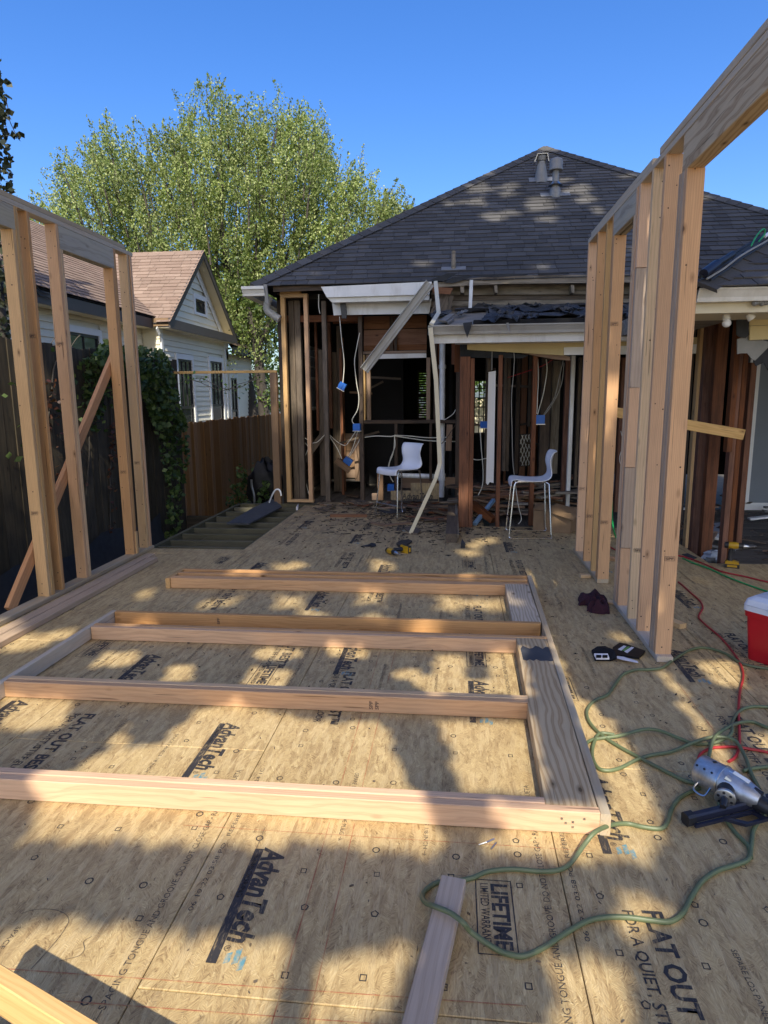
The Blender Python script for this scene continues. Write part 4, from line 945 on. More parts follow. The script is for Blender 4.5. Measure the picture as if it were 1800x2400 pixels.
MB().box(ony(1744, 1000, gw).x, ony(1768, 1000, gw).x, gw-.03, gw-.003, -.12, 2.4).build('door_casing', MT('trim_white'), HS)
MB().box(2.4, 2.9, 8.6, 8.65, -.12, 2.9).build('partition', MT('interior_dark'), HS)
YG = 5.35; ge = ony(1640, 675, YG); geb = ony(1650, 706, YG)
WG = part_empty('wing_roof', HS, (ge.x, YG, ge.z))
gutter_profile(ge.x, 6.5, YG+.11, geb.z, 'gutter_white', WG, h=ge.z-geb.z, dpt=.11)
MB().box(ge.x+.02, 6.5, YG+.115, YG+.14, geb.z-.075, geb.z+.1).build('fascia', MT('cream_paint'), WG)
MB().box(ge.x+.0, 6.5, YG+.14, 6.0, geb.z-.075, geb.z-.06).build('soffit', MT('cream_paint'), WG)
MB().box(ge.x-.02, ge.x+.02, YG+.145, 8.4, geb.z-.06, geb.z+.10).build('fascia', MT('weather_gray'), WG)
MB().box(ge.x+.02, 2.36, 6.0, 8.4, geb.z-.06, geb.z-.045).build('soffit', MT('weather_gray'), WG)
tp = math.tan(R(30)); HW_ = 3.2
W0 = V((ge.x, YG, ge.z)); WA = W0+V((HW_, HW_, HW_*tp)); SLw = V((0, 1, tp)).normalized()
m = MB(); m.add([W0, W0+V((6, 0, 0)), WA+V((2.8, 0, 0)), WA, W0+V((0, 4, 0)), W0+V((HW_, 6, HW_*tp))], [(0, 1, 2, 3), (0, 3, 5, 4)])
WR = m.build('roof', MT('felt_black'), WG); 
# the wing's shingles sit on the roof as its sub-parts: courses joined to the hip
def wing_shingles():
    O = W0-SLw*.02; N_ = V((1, 0, 0)).cross(SLw); sm = HW_/SLw.y
    for k in range(int(1.6/.142)):
        s = k*.142; u = s*SLw.y+.02
        while u < 3.0:
            w_ = random.choice((.2, .27, .33, .38)); P = O+V((1, 0, 0))*(u+w_/2)+SLw*s+N_*random.uniform(.001, .008)
            mw = M(((1, SLw.x, N_.x, P.x), (0, SLw.y, N_.y, P.y), (0, SLw.z, N_.z, P.z), (0, 0, 0, 1)))
            obj('shingle', shingle_mesh(w_, .173, 'shingle_dark'), None, WG, mw); u += w_
wing_shingles()
hipcaps(W0+V((0, 0, .02)), W0+V((1.9, 1.9, 1.9*tp+.02)), WG, 'shingle_dark', 13)
# siding scraps on the wing's front
qb('siding_board', [(1757, 738), (1860, 735), (1860, 760), (1757, 763)], 6.0, .02, MT('soffit_yellow'), HS)
qb('siding_board', [(1757, 764), (1860, 761), (1860, 793), (1757, 797)], 6.0, .02, MT('soffit_yellow'), HS)
qb('wall_board', [(1760, 720), (1860, 716), (1860, 734), (1764, 737)], 6.02, .02, MT('red_plank'), HS)
qb('torn_felt', [(1727, 738), (1757, 738), (1755, 770), (1756, 785), (1748, 792), (1733, 790), (1726, 784)], 5.98, .01, MT('felt_black'), HS)
qb('torn_felt', [(1728, 795), (1757, 784), (1790, 798), (1800, 800), (1800, 815), (1770, 845), (1762, 842), (1752, 828), (1738, 828), (1728, 830)], 6.03, .01, MT('galv'), HS)
qb('torn_felt', [(1772, 798), (1860, 796), (1860, 880), (1800, 868), (1790, 850), (1772, 858), (1766, 848)], 6.06, .01, MT('felt_black'), HS)
m = MB(); q0 = ony(1783, 709, YG+.08)
for i in range(6): m.sphere(q0+V((-.045+.018*i, random.uniform(-.01, .01), random.uniform(-.006, .006))), .022, 7, 5)
m.build('caulk_lump', MT('galv'), HS, True)
# flood light under the wing's eave
LT = thing('flood_light', 'cream twin flood light with one bulb under the right eave', 'light', ony(1730, 722, 5.8))
y_ = 5.62; a, b = ony(1712, 738, y_), ony(1748, 722, y_)
bbox_board('junction_box', a.x, b.x, y_, y_+.06, a.z, b.z, MT('cream_paint'), LT)
c0, c1, c2 = ony(1703, 727, y_), ony(1703, 749, y_), ony(1703, 757, y_)
sk = MB().tube([c0+V((0, .03, 0)), c0+V((0, .01, -.01)), c1], [.018, .024, .03], 12).build('lamp_socket', MT('trim_white'), LT, True)
MB().sphere(c2, .034, 12, 9, (1, 1, 1.0)).tube([c1+V((0, 0, .0)), c1-V((0, 0, .014))], .024, 12).build('bulb', MT('bulb_white'), LT, True)
c0, c1 = ony(1754, 736, y_), ony(1763, 747, y_)
MB().tube([c0, c1], [.026, .033], 12).build('lamp_socket', MT('trim_white'), LT, True)
MB().tube([ony(1748, 727, y_+.03), ony(1757, 729, y_), c0], .01, 8).build('lamp_arm', MT('trim_white'), LT, True)
MB().tube([ony(1712, 727, y_+.03), ony(1704, 727, y_)], .01, 8).build('lamp_arm', MT('trim_white'), LT, True)
# cable bundle on the wing's hip
def onhip(t_, dz=.05): return W0+V((t_, t_, t_*tp))+V((0, -.02, dz))
CB = thing('cable_bundle', 'black cables and tools laid along the edge of the right wing roof', 'cables', W0)
for i, (dx, dz, r_) in enumerate(((0, .06, .009), (.035, .055, .008), (-.03, .065, .01), (.06, .05, .007))):
    wire('cable', [onhip(t_, dz)+V((dx+random.uniform(-.012, .012), 0, random.uniform(0, .014))) for t_ in np.linspace(.0, 1.9, 12)], r_, MT('cable_black' if i != 1 else 'cable_gray'), CB, 3)
wire('cable', [onhip(.55, .07), onhip(.62, .13), onhip(.7, .15), onhip(.72, .1), onhip(.64, .07)], .006, MT('hose_green_bright'), CB, 4)
MB().tube([onhip(.02, .09), onhip(.16, .1)], .035, 10).build('tool_body', MT('navy_plastic'), CB, True)
MB().tube([onhip(.17, .1), onhip(.34, .1)], .024, 10).build('tool_body', MT('black_plastic'), CB, True)
MB().tube([onhip(.72, .08), onhip(.8, .085)], .014, 8).build('cable_end', MT('shell_white'), CB, True)
vp = onhip(1.1, 0)+V((.0, .2, .05)); MB().tube([vp, vp+V((0, 0, .26))], .045, 12).build('vent_pipe', MT('black_plastic'), HS, True)
# new corner frame nailed against the old wall
CF = thing('stud_frame', 'narrow new wood frame standing at the left corner of the old house', 'stud frame', onz(700, 1178))
yc = 9.66
A0, A1 = ony(673, 1178, yc), ony(735, 1178, yc); ztop = ony(680, 697, yc).z
bbox_board('bottom_plate', A0.x, A1.x, yc, yc+.09, .002, .042, MT('spf_stud'), CF)
bbox_board('stud', A0.x, A0.x+.062, yc, yc+.09, .042, ztop, MT('spf_stud'), CF); bbox_board('stud', A1.x-.07, A1.x-.012, yc, yc+.09, .042, ztop, MT('fir_stud'), CF)
bbox_board('top_plate', A0.x, A1.x-.01, yc, yc+.09, ztop, ztop+.05, MT('spf_stud'), CF); bbox_board('top_plate', A0.x, A0.x+.30, yc, yc+.09, ztop+.051, ztop+.10, MT('spf_stud'), CF)
# things hanging from the house: gutter, downspout, trim, wires and blue boxes
ga, gb_ = ony(1008, 664, 9.1), ony(854, 868, 9.15); ax = (gb_-ga).normalized(); 
FG = thing('hanging_gutter', 'gray gutter length hanging diagonally from the roof edge', 'gutter', ga)
sd = V((0, 1, 0)); nn = ax.cross(sd).normalized()
board('gutter_back', ga, gb_, .125, .008, MT('gutter_gray'), FG, up=sd)
for q, dd, tt in ((.058, -.03, .012), (-.058, -.045, .012), (.015, -.02, .026)): board('gutter_lip', ga+nn*q+sd*dd*.5, gb_+nn*q+sd*dd*.5, tt, abs(dd), MT('gutter_gray'), FG, up=sd)
def flatstrip(name, label, cat, pts, w_, t_, mat):
    o = thing(name, label, cat, pts[0])
    for i, (a, b) in enumerate(zip(pts[:-1], pts[1:])):
        dv = (b-a).normalized(); board('strip_piece', a-dv*.006*i, b, w_-.002*i, t_-.001*i, MT(mat), o, up=(0, 1, 0))
    return o
flatstrip('bent_downspout', 'long cream downspout hanging bent from the porch gutter to the floor', 'downspout', [ony(1009, 768, 7.52), ony(1022, 890, 7.50), ony(1031, 1086, 7.48), ony(1021, 1122, 7.42), onz(962, 1252)+V((0, 0, .01))], .05, .028, 'cream_paint')
flatstrip('trim_strip', 'short cream trim strip standing bent above the porch gutter', 'trim strip', [ony(1021, 660, 8.9), ony(1028, 733, 8.2), ony(1011, 760, 7.62)], .05, .02, 'cream_paint')
tag(qb('white_strip', [(1145, 872), (1162, 869), (1157, 1132), (1148, 1130), (1143, 1137), (1139, 1132)], 8.15, .015, MT('shell_white'), None), 'long white panel strip hanging between the red posts', 'panel')
def bluebox(label, px, py, Y, s=.09, rot=0, flat=True):
    c_ = ony(px, py, Y); o = thing('outlet_box', label, 'electrical box', c_, 'blue electrical boxes'); r = M.Translation(c_) @ M.Rotation(rot, 4, 'Y') @ M.Rotation(random.uniform(-.3, .3), 4, 'Z')
    m = MB(); m.box(-s/2, s/2, -s*.45, s*.4, -s*.5, s*.5, r); m.box(-s*.55, -s*.5, -s*.3, s*.3, -s*.2, s*.2, r); m.box(-.008, .008, -s*.5, -s*.45, -s*.3, s*.3, r); m.build('box_shell', MT('blue_plastic'), o)
    MB().box(-s*.62, s*.62, -s*.2, s*.2, -s*.60, -s*.502, r).build('mud_ring', MT('steel'), o); return o
bluebox('blue electrical box dangling tilted on a white cable at left', 802, 905, 9.6, .10, .5)
bluebox('blue electrical box fixed to the stud left of the dark opening', 837, 1001, 9.75, .105)
bluebox('blue electrical box on the stud above the right chair', 1265, 983, 8.6, .11)
bluebox('blue electrical box behind the hanging white panel', 1134, 995, 9.2, .09)
bluebox('blue electrical box lying under the left chair', 917, 1142, 9.9, .10)
bluebox('blue electrical box hanging low before the lit boards', 815, 1082, 10.4, .13, .6)
bluebox('blue electrical box deep inside at the left wall', 702, 1015, 10.6, .08)
o = board('wood_block', ony(787, 1078, 10.2), ony(820, 1104, 10.2), .095, .04, MT('inner_board'), None, up=(0, 1, 0)); tag(o, 'wood block hanging with a blue box before the lit boards', 'wood block')
o = board('wood_block', ony(712, 1080, 10.2), ony(755, 1022, 10.3), .10, .04, MT('old_gray'), None, up=(0, 1, 0)); tag(o, 'wood piece hanging on wires inside the left corner', 'wood block')
o = board('wood_block', ony(1054, 995, 9.7), ony(1051, 1056, 9.7), .085, .04, MT('inner_board'), None, up=(0, 1, 0)); tag(o, 'short brown block hanging beside the white pipe', 'wood block')
CW = thing('loose_wiring', 'tangle of white cables strung between the bare studs', 'cables', (-1, 9.7, 1))
def cw(pts, Y, r=.006, mat='cable_white'): wire('cable', [ony(p[0], p[1], p[2] if len(p) > 2 else Y) for p in pts], r, MT(mat), CW)
cw([(796, 742), (800, 790), (806, 840), (806, 870), (803, 900)], 9.6)
cw([(843, 780), (835, 820), (831, 850), (836, 900), (841, 930), (838, 960), (825, 985), (835, 998)], 9.72)
cw([(762, 1018), (745, 1035), (735, 1038), (725, 1040)], 9.9); cw([(696, 1022), (712, 1035), (722, 1050), (712, 1075), (708, 1090), (714, 1120), (726, 1165)], 10.0)
cw([(697, 1016), (720, 1030)], 10.0); cw([(769, 1016), (790, 1035), (808, 1044), (818, 1035), (833, 1012)], 9.9); cw([(769, 1018), (790, 1050), (801, 1075)], 9.95)
cw([(838, 1012), (830, 1040), (822, 1060), (815, 1070)], 9.95); cw([(840, 1010), (845, 1025), (832, 1050), (818, 1072)], 9.9)
cw([(855, 1025), (880, 1022), (915, 1023), (925, 1022), (960, 1027), (1006, 1033), (1075, 1035)], 9.80, .007); cw([(924, 1020), (960, 1022), (1005, 1026), (1060, 1024)], 9.79)
cw([(924, 1020), (926, 1045), (915, 1075), (910, 1100), (918, 1125)], 9.8); cw([(925, 1022), (922, 1060), (913, 1085), (912, 1110), (922, 1130)], 9.82)
cw([(1153, 868), (1154, 810), (1160, 800), (1185, 800), (1198, 812), (1205, 830), (1204, 870), (1199, 930), (1200, 1000), (1202, 1080), (1207, 1125)], 8.0, .0045, 'cable_gray')
cw([(1207, 1125), (1214, 1180), (1222, 1215), (1215, 1228)], 7.9, .004)
cw([(1260, 838), (1262, 880), (1260, 930), (1258, 970)], 8.6); cw([(1280, 842), (1282, 870), (1274, 920), (1266, 950), (1260, 972)], 8.62); cw([(1320, 845), (1312, 880), (1300, 930), (1282, 960), (1274, 972)], 8.64, .005, 'cable_gray'); cw([(1322, 850), (1316, 900), (1296, 945), (1275, 974)], 8.66, .005, 'cable_gray')
cw([(1125, 1000), (1128, 1050), (1132, 1100), (1130, 1140), (1115, 1170)], 8.6); cw([(1105, 1075), (1120, 1078), (1140, 1074)], 8.5, .005)
cw([(1190, 885), (1230, 872), (1270, 858), (1295, 843)], 8.8, .006, 'hose_red'); cw([(1040, 985), (1060, 972), (1068, 960)], 9.6, .005); cw([(1035, 1040), (1048, 1025), (1075, 985)], 9.5, .006, 'old_brown')
cw([(747, 690), (747, 720), (750, 735)], 9.5, .005)
cw([(1455, 1010), (1460, 1040), (1452, 1075), (1458, 1100), (1455, 1120)], 8.5, .004)
pvp = thing('pvc_pipe', 'white plastic drain pipe standing beside the hanging downspout', 'pipe', ony(1035, 1170, 10.0))
MB().tube([ony(1037, 794, 10.0), ony(1035, 1165, 10.0)], .045, 12).build('pipe_run', MT('pvc_white'), pvp, True)
MB().tube([ony(1037, 855, 10.0), ony(1037, 864, 10.0)], .056, 12).build('pipe_coupling', MT('pvc_white'), pvp, True); MB().tube([ony(1035, 1110, 10.0), ony(1035, 1126, 10.0)], .058, 12).build('pipe_coupling', MT('pvc_white'), pvp, True)
MB().tube([ony(935, 1114, 10.0), ony(1030, 1117, 10.0)], .038, 12).build('pipe_run', MT('pvc_white'), pvp, True)
# ================================================================== neighbouring house
NH = thing('neighbor_house', 'pale lap-sided house with brown shingled roof beyond the left fence', 'house', (-7, 15, GZ))
XB, XF, XM = -7.0, -6.68, -7.45
ZE, ZA, YA, HB = 3.44, 5.40, 17.72, 2.30         # eave, ridge, ridge y, half width of the cross gable
GB = -0.8
def rects(a0, a1, holes, z0, z1):
    segs = [(a0, a1)]
    for h in holes:
        if h[2] < z1 and h[3] > z0:
            out = []
            for s in segs:
                if h[1] <= s[0] or h[0] >= s[1]: out.append(s); continue
                if s[0] < h[0]: out.append((s[0], h[0]))
                if s[1] > h[1]: out.append((h[1], s[1]))
            segs = out
    return segs
def lapsiding(par, axis, c_, a0, a1, z0, z1, expo, mat, holes=(), lim=None, back=.06):
    z = z0
    while z < z1-.02:
        e = min(expo, z1-z); l0, l1 = lim(z+e*.6) if lim else (a0, a1)
        if l1-l0 > .05:
            for p0, p1 in rects(l0, l1, holes, z+.01, z+e-.01):
                m = MB()
                if axis == 'x': m.add([(c_, p0, z), (c_, p1, z), (c_-.030, p0, z+e+.01), (c_-.030, p1, z+e+.01), (c_-.036, p0, z), (c_-.036, p1, z)], [(0, 1, 3, 2), (0, 4, 5, 1), (0, 2, 4), (1, 5, 3), (4, 2, 3, 5)])
                else: m.add([(p0, c_, z), (p1, c_, z), (p0, c_+.022, z+e+.01), (p1, c_+.022, z+e+.01), (p0, c_+.03, z), (p1, c_+.03, z)], [(0, 1, 3, 2), (0, 4, 5, 1), (0, 2, 4), (1, 5, 3), (4, 2, 3, 5)])
                m.build('siding_board', MT(mat), par)
        z += expo
def nwin(par, x, y0, y1, z0, z1, bars=3, sash=True):
    t_ = .055; m = MB(); xf = x+.005
    for q in ((y0-.10, y1+.10, z1, z1+.13), (y0-.10, y0, z0, z1), (y1, y1+.10, z0, z1), (y0-.12, y1+.12, z0-.07, z0)): m.box(x-.03, xf+.018, *q)
    wdw = m.build('window', MT('trim_white'), par)
    f = MB()
    for q in ((y0, y1, z0, z0+t_), (y0, y1, z1-t_, z1), (y0, y0+t_, z0+t_, z1-t_), (y1-t_, y1, z0+t_, z1-t_)): f.box(x-.05, xf-.01, *q)
    zm = (z0+z1)/2-.05
    if sash: f.box(x-.05, xf-.012, y0+t_, y1-t_, zm-.03, zm+.03)
    f.build('sash', MT('black_plastic'), wdw)
    b = MB()
    for i in range(1, bars): yy = y0+t_+(y1-y0-2*t_)*i/bars; b.box(x-.045, xf-.016, yy-.012, yy+.012, zm+.03 if sash else z0+t_, z1-t_)
    if bars > 1: b.build('glazing_bar', MT('black_plastic'), wdw, kind='stuff')
    MB().box(x-.042, x-.034, y0+t_, y1-t_, z0+t_, z1-t_).build('pane', MT('glass_dark'), wdw)
y0b, y1b = 15.50, 20.02
wins = []
for a, b, t_, bt in ((419, 452, 843, 985), (494, 522, 848, 985)):
    A, B = onx(a, 900, XB), onx(b, 900, XB); zt = onx((a+b)/2, t_, XB).z; wins.append((A.y, B.y, .2, zt))
for w_ in wins: nwin(NH, XB, *w_)
hol = [(w_[0]-.1, w_[1]+.1, w_[2]-.07, w_[3]+.13) for w_ in wins]
lapsiding(NH, 'x', XB, y0b+.1, y1b-.1, GB, ZE-.05, .135, 'siding_white', hol)
for yy in (y0b, y1b-.1): bbox_board('corner_board', XB-.03, XB+.012, yy, yy+.1, GB, ZE-.05, MT('trim_white'), NH)
lapsiding(NH, 'y', y0b, XM, XB-.04, GB, ZE-.05, .135, 'cream_wall')
MB().box(-13, XB-.05, y0b+.05, y1b-.05, GB, ZE).box(-13, XM-.05, 9.5, y1b, GB, ZE-.02).build('wall_core', MT('siding_white'), NH, kind='stuff')
# gable
gs = (ZA-.02-ZE)/HB
glim = lambda z: (YA-(ZA-.18-z)/gs+.12, YA+(ZA-.18-z)/gs-.12)
gA, gB2 = onx(456, 697, XB), onx(476, 738, XB)
gwn = (gA.y, gA.y+.72, gB2.z+.02, gA.z-.02)
lapsiding(NH, 'x', XB+.004, 0, 0, ZE, ZA-.25, .17, 'siding_white', [(gwn[0]-.1, gwn[1]+.1, gwn[2]-.07, gwn[3]+.13)], glim)
nwin(NH, XB+.006, *gwn, bars=1, sash=False)
MB().prism([(XB-.05, YA-HB, ZE), (XB-.05, YA+HB, ZE), (XB-.05, YA, ZA-.1)], (-.1, 0, 0)).build('gable_wall', MT('siding_white'), NH)
for sgn in (-1, 1):   # white frieze under the rakes, brown rake boards
    for nm, x, off, wdt, th, mt in (('rake_frieze', XB+.02, .23, .20, .02, 'trim_white'), ('rake_board', XF, .06, .17, .035, 'trim_brown')):
        e0, e1 = V((x, YA+sgn*(HB+.13), ZE-.13*gs)), V((x, YA, ZA)); dn = V((0, 0, -off))
        board(nm, e0+dn, e1+dn, wdt, th, MT(mt), NH, up=(1, 0, 0))
    s0, s1 = V((XB, YA+sgn*(HB+.13), ZE-.13*gs-.02)), V((XB, YA, ZA-.02))
    MB().prism([s0, s1, s1+V((XF-XB, 0, 0)), s0+V((XF-XB, 0, 0))], (0, 0, -.02)).build('rake_soffit', MT('cream_paint'), NH)
bbox_board('fascia', XF-.02, XF+.018, YA-HB-.12, YA+HB+.12, ZE-.24, ZE-.02, MT('trim_brown'), NH)
MB().box(XB, XF-.02, YA-HB-.1, YA+HB+.1, ZE-.235, ZE-.215).build('soffit', MT('cream_paint'), NH)
bbox_board('fascia', XM+.32, XM+.36, 9.5, YA-HB-.12, ZE-.24, ZE-.02, MT('trim_brown'), NH)
bbox_board('fascia', XM+.36, XF-.022, YA-HB-.135, YA-HB-.10, ZE-.20, ZE-.015, MT('cardboard'), NH)
MB().box(XM, XM+.32, 9.5, YA-HB, ZE-.235, ZE-.215).build('soffit', MT('cream_paint'), NH)
# main wall with its window
A, B = onx(163, 800, XM), onx(232, 800, XM); zt = onx(200, 783, XM).z
mw_ = (A.y, B.y, .9, zt); nwin(NH, XM, *mw_, bars=2)
lapsiding(NH, 'x', XM, 9.5, y0b-.02, GB, ZE-.05, .135, 'siding_white', [(mw_[0]-.1, mw_[1]+.1, mw_[2]-.07, mw_[3]+.13)])
# far wing wall
lapsiding(NH, 'x', XB-.25, y1b, 23.4, GB, 2.95, .135, 'siding_white', [(20.9, 21.75, .2, 2.35)]); nwin(NH, XB-.25, 21.0, 21.65, .2, 2.2, 2)
MB().box(-13, XB-.3, y1b, 23.3, GB, 2.95).build('wall_core', MT('siding_white'), NH)
bbox_board('fascia', XB+.15, XB+.19, YA+HB+.12, 24.0, 2.92, 3.12, MT('trim_brown'), NH)
bbox_board('fascia', XB-3, XB+.15, 23.96, 24.0, 2.92, 3.12, MT('trim_brown'), NH)
# roof planes and shingles
NR = part_empty('roof', NH, (XB, YA, ZE))
xr_ = -10.6; xe = XM+.38; zr = ZE+(xe-xr_)*.72
m = MB(); m.add([(xe, 9.3, ZE), (xe, 24, ZE), (xr_, 24, zr), (xr_, 9.3, zr), (xr_-3.2, 9.3, ZE), (xr_-3.2, 24, ZE)], [(0, 1, 2, 3), (3, 2, 5, 4)])
yl, yh = YA-HB-.16, YA+HB+.16; zl_ = ZE-.16*gs
m.add([(XF+.03, yl, zl_), (XF+.03, YA, ZA), (xr_, YA, ZA), (xr_, yl, zl_)], [(0, 1, 2, 3)]); m.add([(XF+.03, yh, zl_), (XF+.03, YA, ZA), (xr_, YA, ZA), (xr_, yh, zl_)], [(0, 1, 2, 3)])
m.add([(XB+.2, YA+HB+.1, 3.14), (XB+.2, 24.02, 3.14), (XB-3, 21, 4.6), (XB-3, YA+HB, 4.6)], [(0, 1, 2, 3)])
m.build('roof_deck', MT('felt_black'), NR)
Sm = V((xr_-xe, 0, zr-ZE)); sm = Sm.length
vall = lambda s: 15.56-9.3+min(2.1, max(0, (ZE+s*(zr-ZE)/sm-zl_)/gs))   # cross gable meets the main slope here
shingle_plane(NR, (xe+.02, 9.3, ZE+.02), (0, 1, 0), Sm, lambda s: 0, lambda s: vall(s)+.1, sm, .15, .30, 'shingle_brown', indiv=300)
Sg = V((0, YA-yl, ZA-zl_)); sg = Sg.length
umax_g = lambda s: (XF+.03)-max(xr_, xe-((zl_+s*(ZA-zl_)/sg)-ZE)/.72)+.05
shingle_plane(NR, (XF+.05, yl-.02, zl_+.015), (-1, 0, 0), Sg, lambda s: 0, umax_g, sg, .15, .30, 'shingle_brown', indiv=260)
shingle_plane(NR, (XB+.22, YA+HB+.15, 3.15), (0, 1, 0), V((-3.2, 0, 1.46)), lambda s: s*.1, lambda s: 3.7-s*.8, 1.6, .15, .3, 'shingle_brown', indiv=60)
for i in range(14):
    x = XF+.03-i*.28; m = MB(); h = .02
    m.add([(x, YA-.14, ZA-.12+h), (x, YA, ZA+h), (x, YA+.14, ZA-.12+h), (x-.30, YA-.14, ZA-.12+h+.012), (x-.30, YA, ZA+h+.012), (x-.30, YA+.14, ZA-.12+h+.012)], [(0, 1, 4, 3), (1, 2, 5, 4)]); m.build('ridge_cap', MT('shingle_brown'), NR)
wire('cable', [onx(78, 668, XM+.4), onx(90, 690, XM+.4), onx(105, 694, XM+.4), onx(120, 702, XM+.4)], .012, MT('cable_black'), NH)
wire('cable', [onx(80, 660, XM+.4), onx(92, 680, XM+.4), onx(118, 690, XM+.4)], .012, MT('cable_black'), NH)

# ================================================================== fences
def fence(name, label, x, y0, y1, ztop, pw, mat, pointed=False, group=None, zbot=GZ):
    f = thing(name, label, 'fence', (x, (y0+y1)/2, zbot)); y = y0
    while y < y1:
        dz = random.uniform(-.02, .02); dx = random.uniform(-.006, .006); w_ = pw*random.uniform(.96, 1.03)
        z1 = ztop+dz
        m = MB(); k = .022 if pointed else .004
        m.prism([(x+dx, y+.002, zbot+.02), (x+dx, y+w_-.003, zbot+.02), (x+dx, y+w_-.003, z1-k), (x+dx, y+w_-.003-k, z1), (x+dx, y+.002+k, z1), (x+dx, y+.002, z1-k)], (-.017, 0, 0))
        mw = M(((0, 0, 1, x+dx), (0, 1, 0, y), (-1, 0, 0, z1), (0, 0, 0, 1)))
        mw = M(((0, 1, 0, x+dx), (0, 0, 1, y), (1, 0, 0, zbot), (0, 0, 0, 1)))
        obj('picket', m.mesh('picket', False, mw), MT(mat), f, mw); y += w_
    return f
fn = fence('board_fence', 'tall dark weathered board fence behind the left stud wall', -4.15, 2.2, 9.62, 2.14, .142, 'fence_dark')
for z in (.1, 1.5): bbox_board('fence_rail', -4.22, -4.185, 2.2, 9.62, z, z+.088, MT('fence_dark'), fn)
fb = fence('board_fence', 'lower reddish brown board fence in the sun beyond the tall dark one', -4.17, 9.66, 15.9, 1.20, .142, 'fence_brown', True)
bbox_board('kick_board', -4.14, -4.10, 9.66, 15.5, -.60, -.44, MT('fence_dark'), fb)
bbox_board('kick_board', -4.12, -3.2, 9.62, 9.66, -.5, -.22, MT('fence_dark'), fb)
tag(bbox_board('gate_post', -2.70, -2.60, 9.55, 9.64, -.3, 1.93, MT('post_brown'), None), 'tall brown post at the left corner of the old house', 'post')
pq = ony(408, 868, 9.6)
tag(bbox_board('fence_rail', pq.x, -2.60, 9.56, 9.60, 1.93, 1.968, MT('gold_pine'), None), 'thin wooden rail running from the dark fence to the post', 'rail')
# house wrap / tarp on the fence's foot
tp_ = MB()
for i in range(25):
    for j in range(5): tp_.v.append((-4.08+.03*math.sin(i*1.9+j)+.25*(1-j/4)**2, 3.4+i*.22, GZ+.03+j*.2+(.06*math.sin(i*.8) if j == 4 else 0)))
tp_.f = [(i*5+j, (i+1)*5+j, (i+1)*5+j+1, i*5+j+1) for i in range(24) for j in range(4)]
tag(tp_.build('ground_tarp', MT('felt_black'), None, True), 'black sheeting lying against the foot of the dark fence', 'tarp')
# ================================================================== greenery
def tree_thing(name, label, base, H, trunk_r, mat='bark', lean=(0, 0)):
    t_ = thing(name, label, 'tree', base); b = V(base)
    pts = [b+V((lean[0]*f, lean[1]*f, H*f)) for f in (0, .15, .4, .7, 1)]
    MB().tube(smooth_path(pts, 3), [trunk_r*(1.25-.9*i/12) for i in range(13)], 10).build('trunk', MT(mat), t_, True); return t_
def limb(par, pts, r0, r1, mat='bark'):
    p = smooth_path(pts, 4); return MB().tube(p, [r0+(r1-r0)*i/(len(p)-1) for i in range(len(p))], 7).build('limb', MT(mat), par, True)
# --- the big live oak
YT = 23.0
OAK = tree_thing('oak_tree', 'big feathery green oak standing behind the two houses', tuple(ony(600, 985, YT).xy)+(GZ,), 4.6, .42, 'bark_dark', (-.6, .3))
sil = [(70, 462), (80, 444), (133, 440), (125, 385), (150, 350), (200, 350), (210, 290), (245, 262), (290, 305), (330, 320), (365, 245), (400, 280), (440, 300), (436, 200), (470, 215), (500, 158), (528, 195), (551, 182), (562, 240), (585, 250), (605, 205), (640, 230), (664, 198), (706, 242), (752, 266), (780, 325), (803, 362), (792, 425), (800, 440), (815, 385), (835, 400), (862, 368), (890, 420), (918, 420), (935, 450), (964, 470), (975, 500), (985, 560), (900, 640), (700, 700), (660, 720), (650, 800), (640, 880), (600, 900), (575, 830), (540, 760), (430, 700), (300, 680), (180, 660), (60, 600), (20, 540), (30, 490)]
cx = rng.uniform(20, 985, 4000); cyy = rng.uniform(150, 905, 4000); ok = in_poly(cx, cyy, sil) & in_poly(cx, cyy-48, sil) & in_poly(cx-24, cyy, sil) & in_poly(cx+24, cyy-10, sil); cx, cyy = cx[ok], cyy[ok]
bough = []
for x, y in zip(cx, cyy):            # boughs keep some distance from each other, so gaps open between them
    dd = rng.uniform(-2.8, 3.0)*min(1.0, max(.3, (y-120)/260))
    if all((x-q[0])**2+((y-q[1])*1.25)**2+((dd-q[2])*17)**2 > 45**2 for q in bough): bough.append((x, y, dd))
Ps, Ds, tw = [], [], MB(); rt = V((OAK.location.x-.6, OAK.location.y+.3, 3.0))
for x, y, dd in bough:
    c_ = ony(x, y, YT+dd); out = V((c_.x-OAK.location.x, (c_.y-OAK.location.y)*.5, c_.z-1.0)).normalized(); ax_ = (out*.8+V((0, 0, .65))).normalized()
    tw.tube([c_-ax_*1.1-V((0, 0, .3)), c_-ax_*.3, c_+ax_*.5], [.035, .022, .008], 4, False)
    for k in range(int(rng.integers(15, 23))):
        g_ = (ax_*.95+V(rng.normal(0, .30, 3))).normalized(); L = rng.uniform(.45, 1.15); c0 = c_+V(rng.normal(0, .29, 3))-g_*L*.6
        nl = int(50*L/.7); f = rng.uniform(0, 1, nl); rad = (.17*(1-f*.85)+.012)
        Ps.append(np.array(c0)[None]+np.array(g_)[None]*(f*L)[:, None]+rng.normal(0, 1, (nl, 3))*rad[:, None]*.6); Ds.append(np.repeat(np.array(g_)[None]*.9, nl, 0))
        if k % 4 == 0: tw.tube([c0, c0+g_*L*.85], [.011, .004], 3, False)
cr_ = obj('crown', leaf_mesh('crown', np.concatenate(Ps), .074, aspect=.66, dirs=np.concatenate(Ds)), MT('leaf_oak'), OAK, M.Identity(4))
tw.build('twigs', MT('bark_dark'), OAK, kind='stuff')
rt = V((OAK.location.x-.6, OAK.location.y+.3, 3.2))
